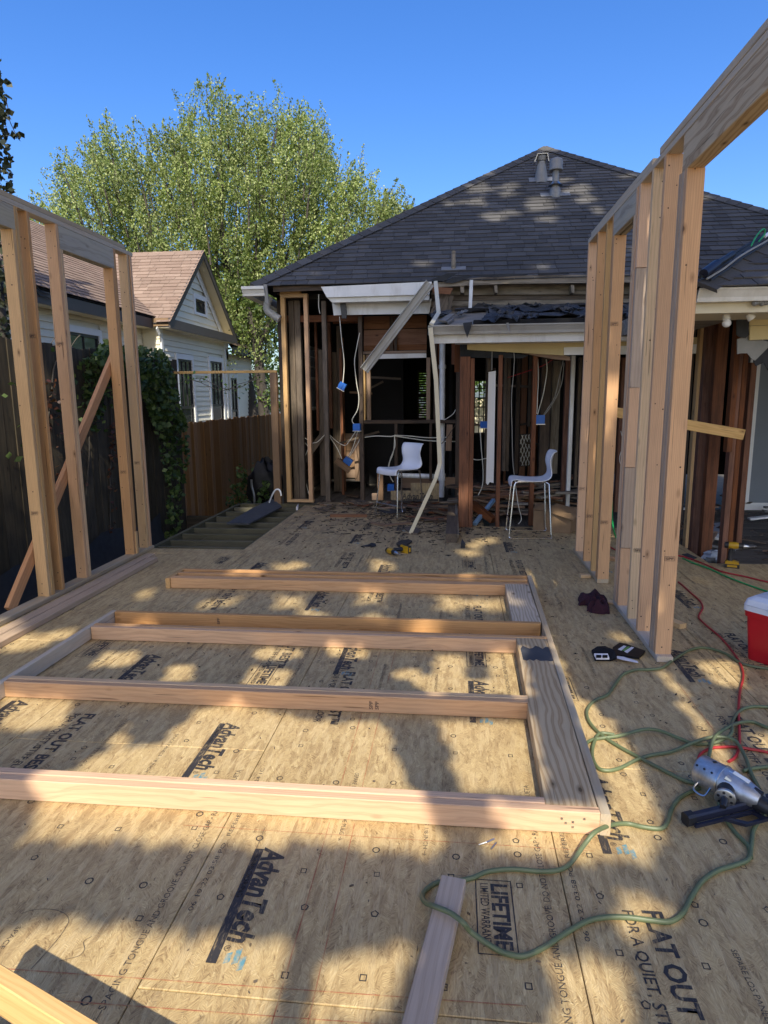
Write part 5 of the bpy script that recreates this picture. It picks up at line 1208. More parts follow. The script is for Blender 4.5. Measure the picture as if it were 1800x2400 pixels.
for tx, ty, r_ in ((250, 420, .17), (420, 330, .2), (520, 240, .22), (650, 300, .2), (740, 350, .18), (860, 440, .15), (330, 540, .15), (620, 420, .2), (150, 470, .12), (480, 470, .2), (700, 520, .18)):
    e = ony(tx, ty, YT+rng.uniform(-1, 1)); mid = rt.lerp(e, .5)+V((rng.uniform(-.4, .4), 0, .3)); limb(OAK, [rt, rt.lerp(mid, .5), mid, e], r_, .03, 'bark_dark')
# low bright boughs between the houses
lb = MB(); P = []
for x, y, n_, r_ in ((600, 730, 330, .55), (575, 770, 200, .5), (570, 660, 420, .7), (640, 690, 300, .5), (632, 830, 160, .4), (640, 760, 200, .45), (628, 930, 160, .35)):
    c_ = ony(x, y, 20.5); P.append(np.array(c_)[None]+rng.normal(0, 1, (n_, 3))*r_*.6)
LB = thing('oak_tree', 'small sunlit oak with bright low boughs between the two houses', 'tree', (ony(620, 900, 20.5).x, 20.5, GZ))
obj('crown', leaf_mesh('crown', np.concatenate(P), .12, aspect=.6), MT('leaf_mid'), LB, M.Identity(4))
bs_ = ony(622, 900, 20.5); MB().tube(smooth_path([(bs_.x, 20.5, GZ), (bs_.x-.1, 20.5, 1.5), tuple(ony(600, 800, 20.5)), tuple(ony(580, 720, 20.5))], 4), [.22-.012*i for i in range(13)], 9).build('trunk', MT('bark_dark'), LB, True)
limb(LB, [ony(605, 810, 20.5), ony(625, 770, 20.5), ony(650, 740, 20.5)], .12, .05, 'bark_dark')
# far greenery seen through the house and past its corner
def bush(name, label, cat, c_, rad, n_, size, mat, flat=.2, trunk=False):
    t_ = thing(name, label, cat, (c_[0], c_[1], GZ)); q = rng.normal(0, 1, (n_, 3)); q /= np.linalg.norm(q, axis=1)[:, None]; q *= rng.uniform(.55, 1.05, n_)[:, None]
    lump = 1+.22*np.sin(q[:, 0]*5+c_[0])*np.cos(q[:, 2]*6+c_[1])
    P = np.array(c_)[None]+q*np.array(rad)[None]*lump[:, None]
    obj('foliage', leaf_mesh('foliage', P, size, flat), MT(mat), t_, M.Identity(4))
    MB().tube([(c_[0], c_[1], GZ), (c_[0]+.1, c_[1], c_[2])], [.14, .05], 7).build('stem', MT('bark_dark'), t_, True); return t_
bush('garden_tree', 'bright green tree seen through the grid window of the house', 'tree', (2.3, 27, 3.6), (3.2, 1.8, 2.6), 4200, .26, 'leaf_bright')
bush('garden_tree', 'green tree seen through the slatted blind', 'tree', (-1.8, 27.5, 3.0), (2.6, 1.8, 2.6), 3600, .26, 'leaf_bright')
bush('garden_tree', 'sunny green tree glimpsed past the left corner of the house', 'tree', (-7.6, 31, 3.4), (3.4, 2.0, 3.6), 4200, .26, 'leaf_bright')
bush('garden_tree', 'dark green tree standing far behind the neighbor house', 'tree', (-13, 29, 3.8), (4.2, 2, 4.0), 4200, .28, 'leaf_oak')
MB().box(-1, 6, 29.0, 29.2, GZ, 1.45).build('garden_wall', MT('cream_paint'), None); tag(bpy.data.objects['garden_wall'], 'pale wall seen low through the grid window', 'wall')
PF = thing('picket_fence', 'white picket fence in the distance past the corner post', 'fence', (-7.3, 25.5, GZ))
for i in range(22):
    x = -8.6+i*.14; bbox_board('picket', x, x+.09, 25.5, 25.52, -.5, 1.0, MT('trim_white'), PF)
for z in (-.1, .7): bbox_board('fence_rail', -8.6, -5.4, 25.53, 25.57, z, z+.08, MT('trim_white'), PF)
# vine hanging over the fence
VN = thing('climbing_vine', 'leafy vine hanging thick over the end of the dark fence', 'vine', (-4.0, 8.6, GZ))
P = []; wl = []
vp_ = [(225, 822), (250, 800), (290, 812), (330, 812), (380, 822), (400, 850), (412, 900), (425, 960), (440, 1000), (445, 1080), (432, 1130), (425, 1220), (415, 1300), (385, 1300), (395, 1150), (365, 1010), (335, 920), (300, 880), (230, 850)]
xs = rng.uniform(215, 450, 9000); ys = rng.uniform(795, 1310, 9000); ok = in_poly(xs, ys, vp_); xs, ys = xs[ok], ys[ok]
keep = rng.uniform(0, 1, len(xs)) < np.where(ys < 1010, 1.0, .4); xs, ys = xs[keep], ys[keep]
P = np.array([onx(x, y, -4.05+rng.uniform(-.05, .30)) for x, y in zip(xs, ys)])
obj('foliage', leaf_mesh('foliage', P, .085, .2, .75), MT('leaf_ivy'), VN, M.Identity(4))
P = np.array([onx(x, y, -4.1+rng.uniform(-.02, .06)) for x, y in zip(np.concatenate([rng.normal(118, 16, 60), rng.normal(150, 14, 30), rng.normal(262, 5, 60), rng.normal(215, 16, 220), rng.normal(60, 30, 30), rng.normal(245, 12, 120)]), np.concatenate([rng.uniform(890, 1010, 60), rng.uniform(1010, 1150, 30), rng.uniform(980, 1250, 60), rng.uniform(830, 1010, 220), rng.uniform(800, 1100, 30), rng.uniform(830, 960, 120)]))])
k = 150
obj('foliage', leaf_mesh('foliage', P[:k], .055, .2, .75), MT('leaf_red'), VN, M.Identity(4)); obj('foliage', leaf_mesh('foliage', P[k:], .075, .2, .75), MT('leaf_ivy'), VN, M.Identity(4))
for pts in ([(260, 1290), (258, 1150), (262, 1000), (256, 900), (262, 830)], [(410, 1300), (402, 1150), (390, 1000), (350, 880), (300, 830)], [(200, 1180), (210, 1050), (205, 950), (220, 850)], [(110, 1000), (120, 930), (130, 850), (170, 815)]):
    wire('vine_stem', [onx(x, y, -4.12) for x, y in pts], .009, MT('bark_dark'), VN, 4, 5)
for pts in ([(410, 868), (440, 890), (470, 886), (500, 900), (530, 912), (570, 905), (600, 880)], [(420, 900), (450, 890), (520, 915), (560, 900), (610, 888)], [(165, 815), (178, 795), (188, 785)], [(120, 805), (128, 792)]):
    wire('vine_stem', [ony(x, y, 9.2) for x, y in pts], .005, MT('bark'), VN, 4, 5)
P = np.array([ony(x+rng.normal(0, 9), y+rng.normal(0, 8), 9.2+rng.normal(0, .06)) for x, y in [(440, 888), (470, 886), (530, 905), (548, 915), (575, 903), (600, 885), (455, 893)] for _ in range(9)])
obj('foliage', leaf_mesh('foliage', P, .05, .2, .7), MT('leaf_bright'), VN, M.Identity(4))
# plant and weeds by the corner
def weeds(label, pts, n_, rad, size, mat, Y):
    t_ = thing('weed_plant', label, 'plant', onz(pts[0][0], pts[0][1], GZ)); P = []
    for x, y in pts: P.append(np.array(ony(x, y, Y))[None]+rng.normal(0, 1, (n_, 3))*rad)
    obj('foliage', leaf_mesh('foliage', np.concatenate(P), size, .4, .7), MT(mat), t_, M.Identity(4))
    a = ony(pts[0][0], pts[0][1], Y); MB().tube([(a.x, a.y, GZ), tuple(a)], .008, 5).build('stem', MT('bark'), t_)
weeds('leafy weed beside the black bag', [(618, 1135), (622, 1155), (628, 1170), (612, 1145), (604, 1178)], 26, .055, .11, 'leaf_ivy', 9.9)
weeds('low dark weed at the foot of the brown fence', [(556, 1160), (568, 1150), (560, 1180), (575, 1120)], 60, .09, .08, 'leaf_ivy', 10.6)
# ivy-clad tree at the left edge of the frame
IV = tree_thing('ivy_tree', 'dark ivy-covered tree rising at the left edge of the frame', (ony(-28, 500, 10).x, 10, GZ), 8.6, .14, 'bark_dark')
P = []
for i in range(1500):
    y = rng.uniform(140, 880); wdt = np.interp(y, [140, 200, 320, 420, 500, 800], [14, 16, 24, 34, 36, 30]); x = rng.normal(-22, wdt*.9)
    if x > wdt-6: x = wdt-6-abs(rng.normal(0, 6))
    P.append(ony(x, y, 10+rng.normal(0, .18)))
for x, y in ((20, 280), (22, 262), (36, 290), (32, 315), (42, 322), (46, 318), (35, 318), (28, 375), (20, 225), (18, 195)):
    for _ in range(3): P.append(ony(x+rng.normal(0, 3), y+rng.normal(0, 3), 10))
obj('foliage', leaf_mesh('foliage', np.array(P), .115, .1, .8), MT('leaf_dark'), IV, M.Identity(4))
wire('vine_stem', [ony(*p, 10) for p in ((10, 225), (18, 250), (22, 280), (30, 300), (36, 312))], .006, MT('bark_dark'), IV, 4, 4)
# ================================================================== chairs
def make_chair(name, label, origin, ang, group):
    o = thing(name, label, 'chair', origin, group); Rz = M.Translation(V(origin)) @ M.Rotation(ang, 4, 'Z')
    prof = [(.245, -.075), (.243, -.03), (.225, -.004), (.19, .004), (.10, -.006), (-.02, -.012), (-.12, -.006), (-.165, .012), (-.19, .05), (-.195, .10), (-.187, .16), (-.19, .22), (-.205, .27), (-.225, .298), (-.245, .305)]
    prof = [(p.x, p.y) for p in smooth_path([V((a, b, 0)) for a, b in prof], 3)]
    SH = .665; m = MB(); nw = 12; n = len(prof)
    for i, (x, z) in enumerate(prof):
        back = min(1, max(0, (z-.03)/.15)); hw = .205-.012*back-.016*math.sin(max(0, min(1, (z-.02)/.22))*math.pi)
        for j in range(nw+1):
            u = -1+2*j/nw; y = u*hw; dish = .014*(1-u*u)
            zz = SH+z-(dish*(1-back)); xx = x-(dish*1.4*back)+(.02*(u*u)*back)
            m.v.append(tuple(Rz @ V((xx, y, zz))))
    m.f = [(i*(nw+1)+j, (i+1)*(nw+1)+j, (i+1)*(nw+1)+j+1, i*(nw+1)+j+1) for i in range(n-1) for j in range(nw)]
    sh = m.build('seat_shell', MT('shell_white'), o, True)
    sd = sh.modifiers.new('thick', 'SOLIDIFY'); sd.thickness = .009; sd.offset = -1
    def tb(nm, pts, r_=.0085, k=1): MB().tube([Rz @ V(p) for p in (smooth_path([V(q) for q in pts], k) if k > 1 else pts)], r_, 8).build(nm, MT('chrome'), o, True)
    for s in (-1, 1):
        y = s*.185; yb = s*.225
        tb('leg_frame', [(-.13, y, SH-.028), (-.165, y, SH-.05), (-.20, yb, .06), (-.215, yb, .028), (-.205, yb, .012), (-.17, yb, .0095), (.21, yb, .0095), (.245, yb, .014), (.256, yb, .03), (.25, yb, .06), (.205, y, SH-.07), (.19, y, SH-.035), (.15, y, SH-.026), (-.13, y, SH-.026)], .0092)
    tb('footrest', [(.243, -.22, .20), (.243, .22, .20)], .008); tb('cross_bar', [(-.12, -.18, SH-.03), (-.12, .18, SH-.03)]); tb('cross_bar', [(.14, -.18, SH-.032), (.14, .18, SH-.032)])
    for s in (-1, 1):
        m2 = MB(); m2.box(.12, .16, s*.17-.012, s*.17+.012, SH-.03, SH-.008, Rz); m2.build('shell_clip', MT('trim_white'), o)
    return o
make_chair('bar_chair', 'white shell bar chair facing left in front of the dark kitchen opening', (-.70, 8.53, 0), R(180+44), 'white shell bar chairs')
make_chair('bar_chair', 'white shell bar chair in side view beside the right stud wall', (.86, 7.475, 0), R(180), 'white shell bar chairs')

# ================================================================== cooler
cx_, cy_ = onz(1729, 1541).xy; u = V((.61, -.79, 0)); v = V((.79, .61, 0)); CL = thing('cooler', 'red cooler with white lid on the deck at the right edge', 'cooler', (cx_, cy_, 0))
cm = M(((u.x, v.x, 0, cx_), (u.y, v.y, 0, cy_), (0, 0, 1, 0), (0, 0, 0, 1)))
def rbox(m, x0, x1, y0, y1, z0, z1, r, ins=0.0, n=4):
    def loop(z, i):
        p = []
        for cx2, cy2, a0 in ((x1-r-i, y1-r-i, 0), (x0+r+i, y1-r-i, 90), (x0+r+i, y0+r+i, 180), (x1-r-i, y0+r+i, 270)):
            for k in range(n+1): a = R(a0+90*k/n); p.append(cm @ V((cx2+r*math.cos(a), cy2+r*math.sin(a), z)))
        return p
    N_ = 4*(n+1); zs = [(z0, ins), (z1, 0)] if ins >= 0 else [(z0, 0), (z1, -ins)]
    vs = [p for z, i in zs for p in loop(z, i)]
    m.add(vs, [(i, (i+1) % N_, (i+1) % N_+N_, i+N_) for i in range(N_)]+[tuple(range(N_-1, -1, -1)), tuple(range(N_, 2*N_))]); return m
LX, LY = .62, .36
rbox(MB(), .012, LX-.012, .012, LY-.012, .0, .285, .03, .02).build('tub', MT('cooler_red'), CL, True)
rbox(MB(), .0, LX, .0, LY, .270, .305, .035, .004).build('tub_rim', MT('cooler_red'), CL, True)
rbox(MB(), -.003, LX+.003, -.003, LY+.003, .306, .338, .035, 0).build('rim_band', MT('cooler_white'), CL, True)
lid = rbox(rbox(MB(), -.003, LX+.003, -.003, LY+.003, .340, .372, .035, -.010), .007, LX-.007, .007, LY-.007, .372, .392, .04, -.03).build('lid', MT('cooler_white'), CL, True)
m = MB(); m.box(.16, .46, -.012, .0, .325, .362, cm); m.build('lid_catch', MT('cooler_white'), CL)
m = MB(); m.box(-.012, .0, .10, .26, .20, .222, cm); m.build('side_handle', MT('cooler_white'), CL)
for x in (.12, .50): MB().box(x-.03, x+.03, LY-.002, LY+.006, .315, .385, cm).build('hinge', MT('cooler_white'), CL)

# ================================================================== nail gun
NG = thing('nail_gun', 'silver and black framing nail gun lying on the deck near the right edge', 'nail gun', onz(1700, 1900))
def gp(px, py, z): return onz(px, py, z)
e0, e1 = gp(1636, 1800, .085), gp(1786, 1878, .075); ax = (e1-e0).normalized(); Lg = (e1-e0).length
def along(f, dz=0): return e0+ax*(Lg*f)+V((0, 0, dz))
MB().tube([along(0), along(.02), along(.05), along(.40)], [.048, .056, .060, .060], 24).build('cap_cylinder', MT('alu_body'), NG, True)
MB().tube([along(.41), along(.44), along(.72), along(.93), along(.99)], [.060, .0595, .052, .036, .03], 20).build('body', MT('alu_body'), NG, True)
MB().tube([along(.40), along(.41)], [.0585, .0585], 24).build('seam_gasket', MT('black_plastic'), NG, True)
sidev = ax.cross(V((0, 0, 1))).normalized()
if sidev.y > 0: sidev = -sidev
m = MB(); 
for f0, f1, off, w_ in ((.5, .78, .0, .010), (.52, .60, .032, .016)):
    a, b = along(f0, .052-off*.3)+sidev*off, along(f1, .047-off*.3)+sidev*off; m.tube([a, b], [w_, w_*.55], 8)
m.build('body_rib', MT('steel'), NG, True)
m = MB(); q = along(.26, .052); m.box(-.007, .007, -.005, .005, -.006, .010, M.Translation(q)); m.build('exhaust_slot', MT('black_plastic'), NG)
# handle towards the viewer
h0 = along(.53, -.002)+sidev*.02; h1 = gp(1700, 1868, .075); hv = (h1-h0).normalized()
MB().tube([h0, h0+hv*.05, h1], [.036, .034, .034], 18).build('handle', MT('black_plastic'), NG, True)
MB().tube([h1, h1+hv*.012, h1+hv*.014], [.037, .037, .033], 20).build('end_plate', MT('steel'), NG, True)
m = MB(); ho = hv.orthogonal().normalized(); h2 = hv.cross(ho)
for i in range(6):
    a = R(60*i); c_ = h1+hv*.0135+(ho*math.cos(a)+h2*math.sin(a))*.0245; m.tube([c_, c_+hv*.002], .0055, 8)
m.build('screw_holes', MT('black_plastic'), NG, True, kind='stuff')
MB().tube([h1+hv*.012, h1+hv*.032, h1+hv*.055+V((0, 0, -.008))], [.013, .015, .011], 12).build('hose_fitting', MT('black_plastic'), NG, True)
m = MB()
for f in (.08, .2, .32): 
    for a in (40, 160, 280):
        rr_ = R(a); o1 = (sidev*math.cos(rr_)+V((0, 0, 1))*math.sin(rr_))*.0585; m.tube([along(f)+o1, along(f)+o1*1.06], .005, 6)
m.build('cap_screws', MT('black_plastic'), NG, True, kind='stuff')
lb_ = along(.56, .058); board('brand_plate', lb_, along(.80, .050), .016, .004, MT('trim_white'), NG, up=V((0, -.4, 1)))
MB().tube([along(.39), along(.395), along(.425), along(.43)], [.060, .0635, .0635, .060], 24).build('clamp_ring', MT('steel'), NG, True)
MB().tube(smooth_path([along(.12, -.03)+sidev*.05, along(.12, -.05)+sidev*.075, along(.3, -.05)+sidev*.08, along(.34, -.02)+sidev*.055], 4), .004, 6).build('belt_hook', MT('steel'), NG, True)
MB().tube([along(.88, .03), along(1.0, .028)], [.012, .01], 10).build('depth_adjuster', MT('black_plastic'), NG, True)
# trigger and magazine
m = MB(); q = along(.70, -.03)+sidev*.035; m.box(-.03, .03, -.02, .02, -.02, .02, M.Translation(q)); m.tube([q+V((-.02, -.01, .01)), q+V((-.045, -.03, -.01)), q+V((-.03, -.045, -.03))], .006, 6); m.build('trigger', MT('black_plastic'), NG, True)
MB().tube([along(.93, -.01), along(1.12, -.015), along(1.25, -.03)], [.034, .026, .02], 10).build('nose', MT('black_plastic'), NG, True)
m0, m1 = gp(1612, 1919, .035), gp(1845, 1862, .05); mv = (m1-m0).normalized(); ms = mv.cross(V((0, 0, 1))).normalized()
board('magazine', m0, m1, .030, .034, MT('navy_plastic'), NG, c=.006)
board('magazine_cap', m0-mv*.012, m0+mv*.022, .042, .046, MT('black_plastic'), NG, c=.008)
# lower rack with openings
def rk(f, dn, z=.016): return m0+mv*f*(m1-m0).length+ms*dn+V((0, 0, z-m0.z))
def rq(nm, pts):
    MB().prism([rk(*p) for p in pts], (0, 0, .012)).build(nm, MT('navy_plastic'), NG)
sg_ = 1 if ms.y < 0 else -1
rq('rack_rail', [(.02, .022*sg_), (1, .022*sg_), (1, .034*sg_), (.02, .034*sg_)])
rq('rack_rail', [(.30, .034*sg_), (.34, .034*sg_), (.44, .074*sg_), (1, .074*sg_), (1, .084*sg_), (.40, .084*sg_)])
for f in (.57, .72, .87): rq('rack_rib', [(f, .034*sg_), (f+.03, .034*sg_), (f+.05, .074*sg_), (f+.02, .074*sg_)])
board('nose_bracket', along(.95, -.03), m1+V((0, 0, .0)), .03, .03, MT('black_plastic'), NG)

# ================================================================== hoses
def hose(name, label, px, r_, mat, cat='hose', k=6, z=None, group=None):
    group = {'air_hose': 'green air hose runs on the deck', 'power_cord': 'cords across the deck'}[name]
    pts = [onz(p[0], p[1], p[2] if len(p) > 2 else (z or r_)+.0015) for p in px]
    return tag(wire(name, pts, r_, MT(mat), None, k, 9), label, cat, group)
hose('air_hose', 'long green air hose running under the short pinkish board and back right', [(1640, 1847), (1600, 1865), (1582, 1883), (1572, 1902), (1563, 1929), (1547, 1942), (1507, 1938), (1468, 1930), (1431, 1934, .03), (1395, 1950, .058), (1370, 1979, .032), (1337, 2023), (1308, 2039), (1265, 2042), (1200, 2037), (1142, 2043), (1106, 2058, .008), (1060, 2066, .006), (1027, 2068, .006), (1003, 2081), (990, 2098, .012), (996, 2114, .035), (1018, 2124, .064), (1056, 2140, .068), (1086, 2163, .066), (1106, 2186, .03), (1164, 2225), (1200, 2238), (1229, 2240), (1272, 2222), (1327, 2186), (1374, 2160), (1417, 2150), (1471, 2150), (1525, 2157), (1569, 2160), (1598, 2142), (1620, 2102), (1645, 2066), (1681, 2041), (1724, 2027), (1754, 2013), (1761, 1980), (1768, 1940), (1800, 1898), (1850, 1850)], .0082, 'hose_green')
hose('air_hose', 'green air hose curving round from the cooler past the torn packages to the nail gun', [(1850, 1574), (1800, 1567), (1742, 1556), (1699, 1531), (1652, 1518), (1616, 1524), (1580, 1545), (1551, 1565), (1520, 1569), (1489, 1570), (1460, 1581), (1442, 1603), (1424, 1628), (1395, 1641), (1377, 1661), (1377, 1683), (1392, 1706), (1417, 1728), (1453, 1751), (1507, 1780), (1562, 1809), (1609, 1831), (1652, 1838), (1690, 1840)], .0082, 'hose_green')
hose('air_hose', 'green air hose lying in the long double loop right of the lying frame', [(1372, 1745), (1381, 1737), (1402, 1731), (1453, 1724, .018), (1507, 1710, .02), (1544, 1712, .02), (1591, 1730, .016), (1627, 1743), (1663, 1743), (1690, 1735, .02), (1714, 1719, .03), (1717, 1690, .02), (1735, 1665), (1764, 1656), (1800, 1657), (1850, 1660)], .0080, 'hose_green')
hose('air_hose', 'green air hose making the low left loop that crosses under the long loop', [(1440, 1722), (1406, 1719), (1392, 1741), (1388, 1770), (1399, 1797), (1421, 1806), (1453, 1800), (1489, 1782), (1525, 1770), (1572, 1762), (1616, 1744, .02), (1656, 1730, .03), (1690, 1727, .035), (1712, 1731, .035), (1728, 1741, .03), (1746, 1773, .02), (1761, 1813), (1780, 1850)], .0080, 'hose_green')
hose('air_hose', 'short green hose bend behind the nail gun', [(1850, 1725), (1800, 1706), (1764, 1692), (1732, 1694, .02), (1699, 1708, .035), (1674, 1730, .035), (1663, 1766, .02), (1660, 1790)], .0080, 'hose_green')
hose('air_hose', 'green hose coming off the handle of the nail gun', [(1684, 1881, .05), (1694, 1904, .03), (1710, 1933), (1726, 1954), (1741, 1969), (1755, 1985), (1760, 2010)], .0078, 'hose_green')
hose('air_hose', 'green hose end entering at the right edge beside the nail gun', [(1850, 1790), (1800, 1797), (1764, 1801), (1742, 1807)], .0080, 'hose_green')
hose('power_cord', 'red cord snaking from the right wall past the cooler to the hoses', [(1590, 1364), (1600, 1372), (1620, 1390), (1640, 1408), (1647, 1424), (1640, 1438), (1638, 1448), (1656, 1466), (1688, 1493), (1717, 1527), (1735, 1556), (1742, 1585), (1734, 1621), (1731, 1668), (1733, 1741), (1724, 1773), (1708, 1785)], .0066, 'hose_red', 'cord')
hose('power_cord', 'red cord looping behind the nail gun out to the right edge', [(1636, 1790), (1641, 1768), (1666, 1754), (1695, 1751), (1724, 1751), (1779, 1759), (1810, 1766), (1850, 1775)], .0066, 'hose_red', 'cord')
hose('power_cord', 'thin red cord crossing the deck behind the right wall to the standing drill', [(1420, 1276), (1459, 1295), (1520, 1298), (1589, 1302), (1644, 1319), (1691, 1339), (1745, 1351), (1800, 1364), (1850, 1372)], .007, 'hose_red', 'cord')
hose('power_cord', 'thin bright green cord running past the standing drill to the cooler', [(1600, 1308), (1624, 1319), (1665, 1334), (1702, 1351), (1751, 1370), (1792, 1384), (1850, 1404)], .007, 'hose_green_bright', 'cord')
o = wire('power_cord', [ony(1434, 1165, 7.9), ony(1435, 1205, 7.6), ony(1437, 1235, 7.3), onz(1445, 1262), onz(1460, 1282, .008)], .009, MT('hose_green_bright')); tag(o, 'bright green cord dropping between the stud groups of the right wall', 'cord')
# ================================================================== small things on the deck
def drill(label, mw):
    o = thing('cordless_drill', label, 'drill', mw.translation, 'yellow cordless drills')
    X = lambda *p: mw @ V(p)
    MB().tube([X(-.05, 0, .205), X(-.045, 0, .205), X(.0, 0, .205), X(.03, 0, .205)], [.03, .032, .032, .028], 14).build('motor_housing', MT('yellow_plastic'), o, True)
    MB().tube([X(-.085, 0, .205), X(-.08, 0, .205), X(-.051, 0, .205)], [.02, .029, .031], 14).build('rear_cap', MT('black_plastic'), o, True)
    MB().tube([X(.03, 0, .205), X(.07, 0, .205)], [.028, .024], 14).build('gear_case', MT('black_plastic'), o, True)
    MB().tube([X(.07, 0, .205), X(.10, 0, .205), X(.115, 0, .205)], [.02, .016, .006], 12).build('chuck', MT('steel'), o, True)
    MB().tube([X(.115, 0, .205), X(.16, 0, .205)], .003, 6).build('bit', MT('steel'), o)
    MB().tube([X(-.025, 0, .185), X(-.035, 0, .12), X(-.03, 0, .06)], [.021, .019, .023], 10).build('grip', MT('black_plastic'), o, True)
    m = MB().box(-.01, .004, -.006, .006, .13, .165, mw); m.build('trigger', MT('black_plastic'), o)
    m = MB().prism([X(-.07, -.036, .035), X(.045, -.036, .035), X(.045, -.036, .05), X(.01, -.036, .062), X(-.06, -.036, .062), X(-.07, -.036, .05)], X(0, .072, 0)-X(0, 0, 0)); m.build('foot', MT('yellow_plastic'), o)
    MB().box(-.072, .05, -.038, .038, .0, .034, mw).build('battery', MT('black_plastic'), o)
    m = MB().box(-.05, .03, -.0395, -.038, .008, .028, mw); m.build('battery_label', MT('yellow_plastic'), o)
    m = MB().box(-.02, .035, -.025, .025, .0345, .0355, mw) if False else MB().box(.0505, .0515, -.022, .022, .01, .028, mw); m.build('battery_label', MT('yellow_plastic'), o)
    return o
pd = onz(1718, 1330); drill('yellow cordless drill standing upright on its battery beside the wing posts', M.Translation(pd+V((0, 0, .002))) @ M.Rotation(R(-20), 4, 'Z'))
pd = onz(972, 1300); drill('yellow cordless drill lying on its side in the middle of the deck', M.Translation(pd+V((-.07, .10, .036))) @ M.Rotation(R(-52), 4, 'Z') @ M.Rotation(R(90), 4, 'X'))
# maroon rag: folded cloth in two lobes
def cloth(pts_px, h, seed):
    poly = [onz(*p) for p in pts_px]; c_ = sum(poly, V())/len(poly); m = MB(); rings_ = 6; n = 28
    per = []
    for i in range(n):
        f = i/n*len(poly); k = int(f); per.append(poly[k % len(poly)].lerp(poly[(k+1) % len(poly)], f-k))
    rnd = random.Random(seed)
    for r_ in range(rings_):
        f = r_/(rings_-1)
        for i, p in enumerate(per):
            q = p.lerp(c_, f**1.3*.96); z = h*math.sin(min(1, f*2.2)*math.pi/2)*(1+.35*math.sin(i*1.1+f*5+seed)+.2*math.sin(i*.45))+.002
            m.v.append((q.x+.006*math.sin(i*2+r_), q.y+.006*math.cos(i*1.7), z if r_ else .002))
    m.f = [(r_*n+i, r_*n+(i+1) % n, (r_+1)*n+(i+1) % n, (r_+1)*n+i) for r_ in range(rings_-1) for i in range(n)]+[tuple((rings_-1)*n+i for i in range(n))]
    return m
RG = thing('work_rag', 'dark maroon rag crumpled on the deck beside the right wall', 'rag', onz(1395, 1425))
cloth([(1355, 1402), (1392, 1398), (1410, 1404), (1426, 1414), (1427, 1428), (1400, 1428), (1376, 1420), (1355, 1420)], .055, 1).build('cloth_fold', MT('rag_maroon'), RG, True)
cloth([(1376, 1424), (1400, 1420), (1427, 1424), (1428, 1440), (1400, 1440), (1376, 1434)], .07, 4).build('cloth_fold', MT('rag_maroon'), RG, True)
# opened nail packages
def slab(name, par, px, z, th, mat): return MB().prism([onz(p[0], p[1], z+(p[2] if len(p) > 2 else 0)) for p in px], (0, 0, th)).build(name, MT(mat), par)
pk = thing('nail_package', 'torn black paper package with printed labels beside the right wall', 'package', onz(1445, 1535))
slab('wrapper', pk, [(1386, 1528, .03), (1400, 1519, .05), (1418, 1518, .05), (1440, 1528, .04), (1446, 1545, .005), (1432, 1550, .002), (1394, 1549, .002)], .002, .012, 'tape_black')
slab('package_label', pk, [(1392, 1536, .031), (1424, 1536, .034), (1428, 1546, .016), (1397, 1546, .016)], .004, .012, 'paper_white')
for a, b in ((1397, 1409), (1412, 1424)): slab('package_label', pk, [(a, 1539, .033), (b, 1539, .033), (b, 1542, .028), (a, 1542, .028)], .0055, .0115, 'tape_black')
pk2 = thing('nail_package', 'black printed package folded open against the foot of the right wall', 'package', onz(1470, 1530))
slab('wrapper', pk2, [(1436, 1521), (1452, 1510), (1468, 1513), (1512, 1529), (1497, 1545), (1444, 1538)], .004, .012, 'tape_black')
slab('package_label', pk2, [(1448, 1522), (1462, 1513), (1468, 1515), (1456, 1525)], .017, .001, 'paper_white')
slab('package_label', pk2, [(1463, 1527), (1480, 1516), (1486, 1518), (1470, 1531)], .017, .001, 'paper_white')
slab('package_label', pk2, [(1458, 1524), (1472, 1515), (1477, 1516), (1464, 1526)], .017, .0008, 'label_green')
slab('package_label', pk2, [(1446, 1538), (1462, 1540), (1494, 1550), (1496, 1554), (1460, 1547), (1446, 1543)], .016, .002, 'paper_white')
# offcut of subfloor with print, standing at the house
AB = thing('panel_offcut', 'printed subfloor offcut standing against the low beam under the left chair', 'board', onz(970, 1178))
yb_ = 9.35
P = [ony(*p, yb_) for p in ((916, 1172), (1029, 1176), (1029, 1133), (963, 1132), (963, 1150), (916, 1150))]
MB().prism(P, (0, .018, 0)).build('board_sheet', MT('osb'), AB)
def front_text(s, pxa, pxb, pyb, hgt, par, shear, bold, y):
    me, wx, hy = text_mesh(s, 1.0, shear, bold); a, b = ony(pxa, pyb, y), ony(pxb, pyb, y)
    m2 = me.copy(); m2.materials.clear(); m2.materials.append(MT('osb_ink')); obj('printed_lettering', m2, None, par, M((((b.x-a.x)/wx, 0, 0, a.x), (0, 0, -1, y), (0, hgt/hy, 0, a.z), (0, 0, 0, 1))))
front_text('AdvanTech', 941, 1014, 1169, .085, AB, .22, .034, yb_-.002)
A, B = ony(945, 1174, yb_-.002), ony(1027, 1170.5, yb_-.002); MB().quad((A.x, yb_-.002, A.z), (B.x, yb_-.002, A.z), (B.x, yb_-.002, A.z+.03), (A.x, yb_-.002, A.z+.03)).build('printed_bar', MT('osb_ink'), AB)
single('wood_offcut', 'upright tan wood block left of the printed offcut', 'wood scrap', ony(892, 1172, 9.5), ony(891, 1108, 9.5), .085, .05, 'inner_board', (0, 1, 0))
single('wood_offcut', 'low tan block lying beside the upright one', 'wood scrap', ony(872, 1164, 9.5), ony(886, 1164, 9.5), .05, .10, 'inner_board')
single('wood_offcut', 'red-brown strip lying on the deck left of the chair', 'wood scrap', onz(774, 1212)+V((0, 0, .02)), onz(860, 1212)+V((0, 0, .02)), .04, .04, 'red_plank')
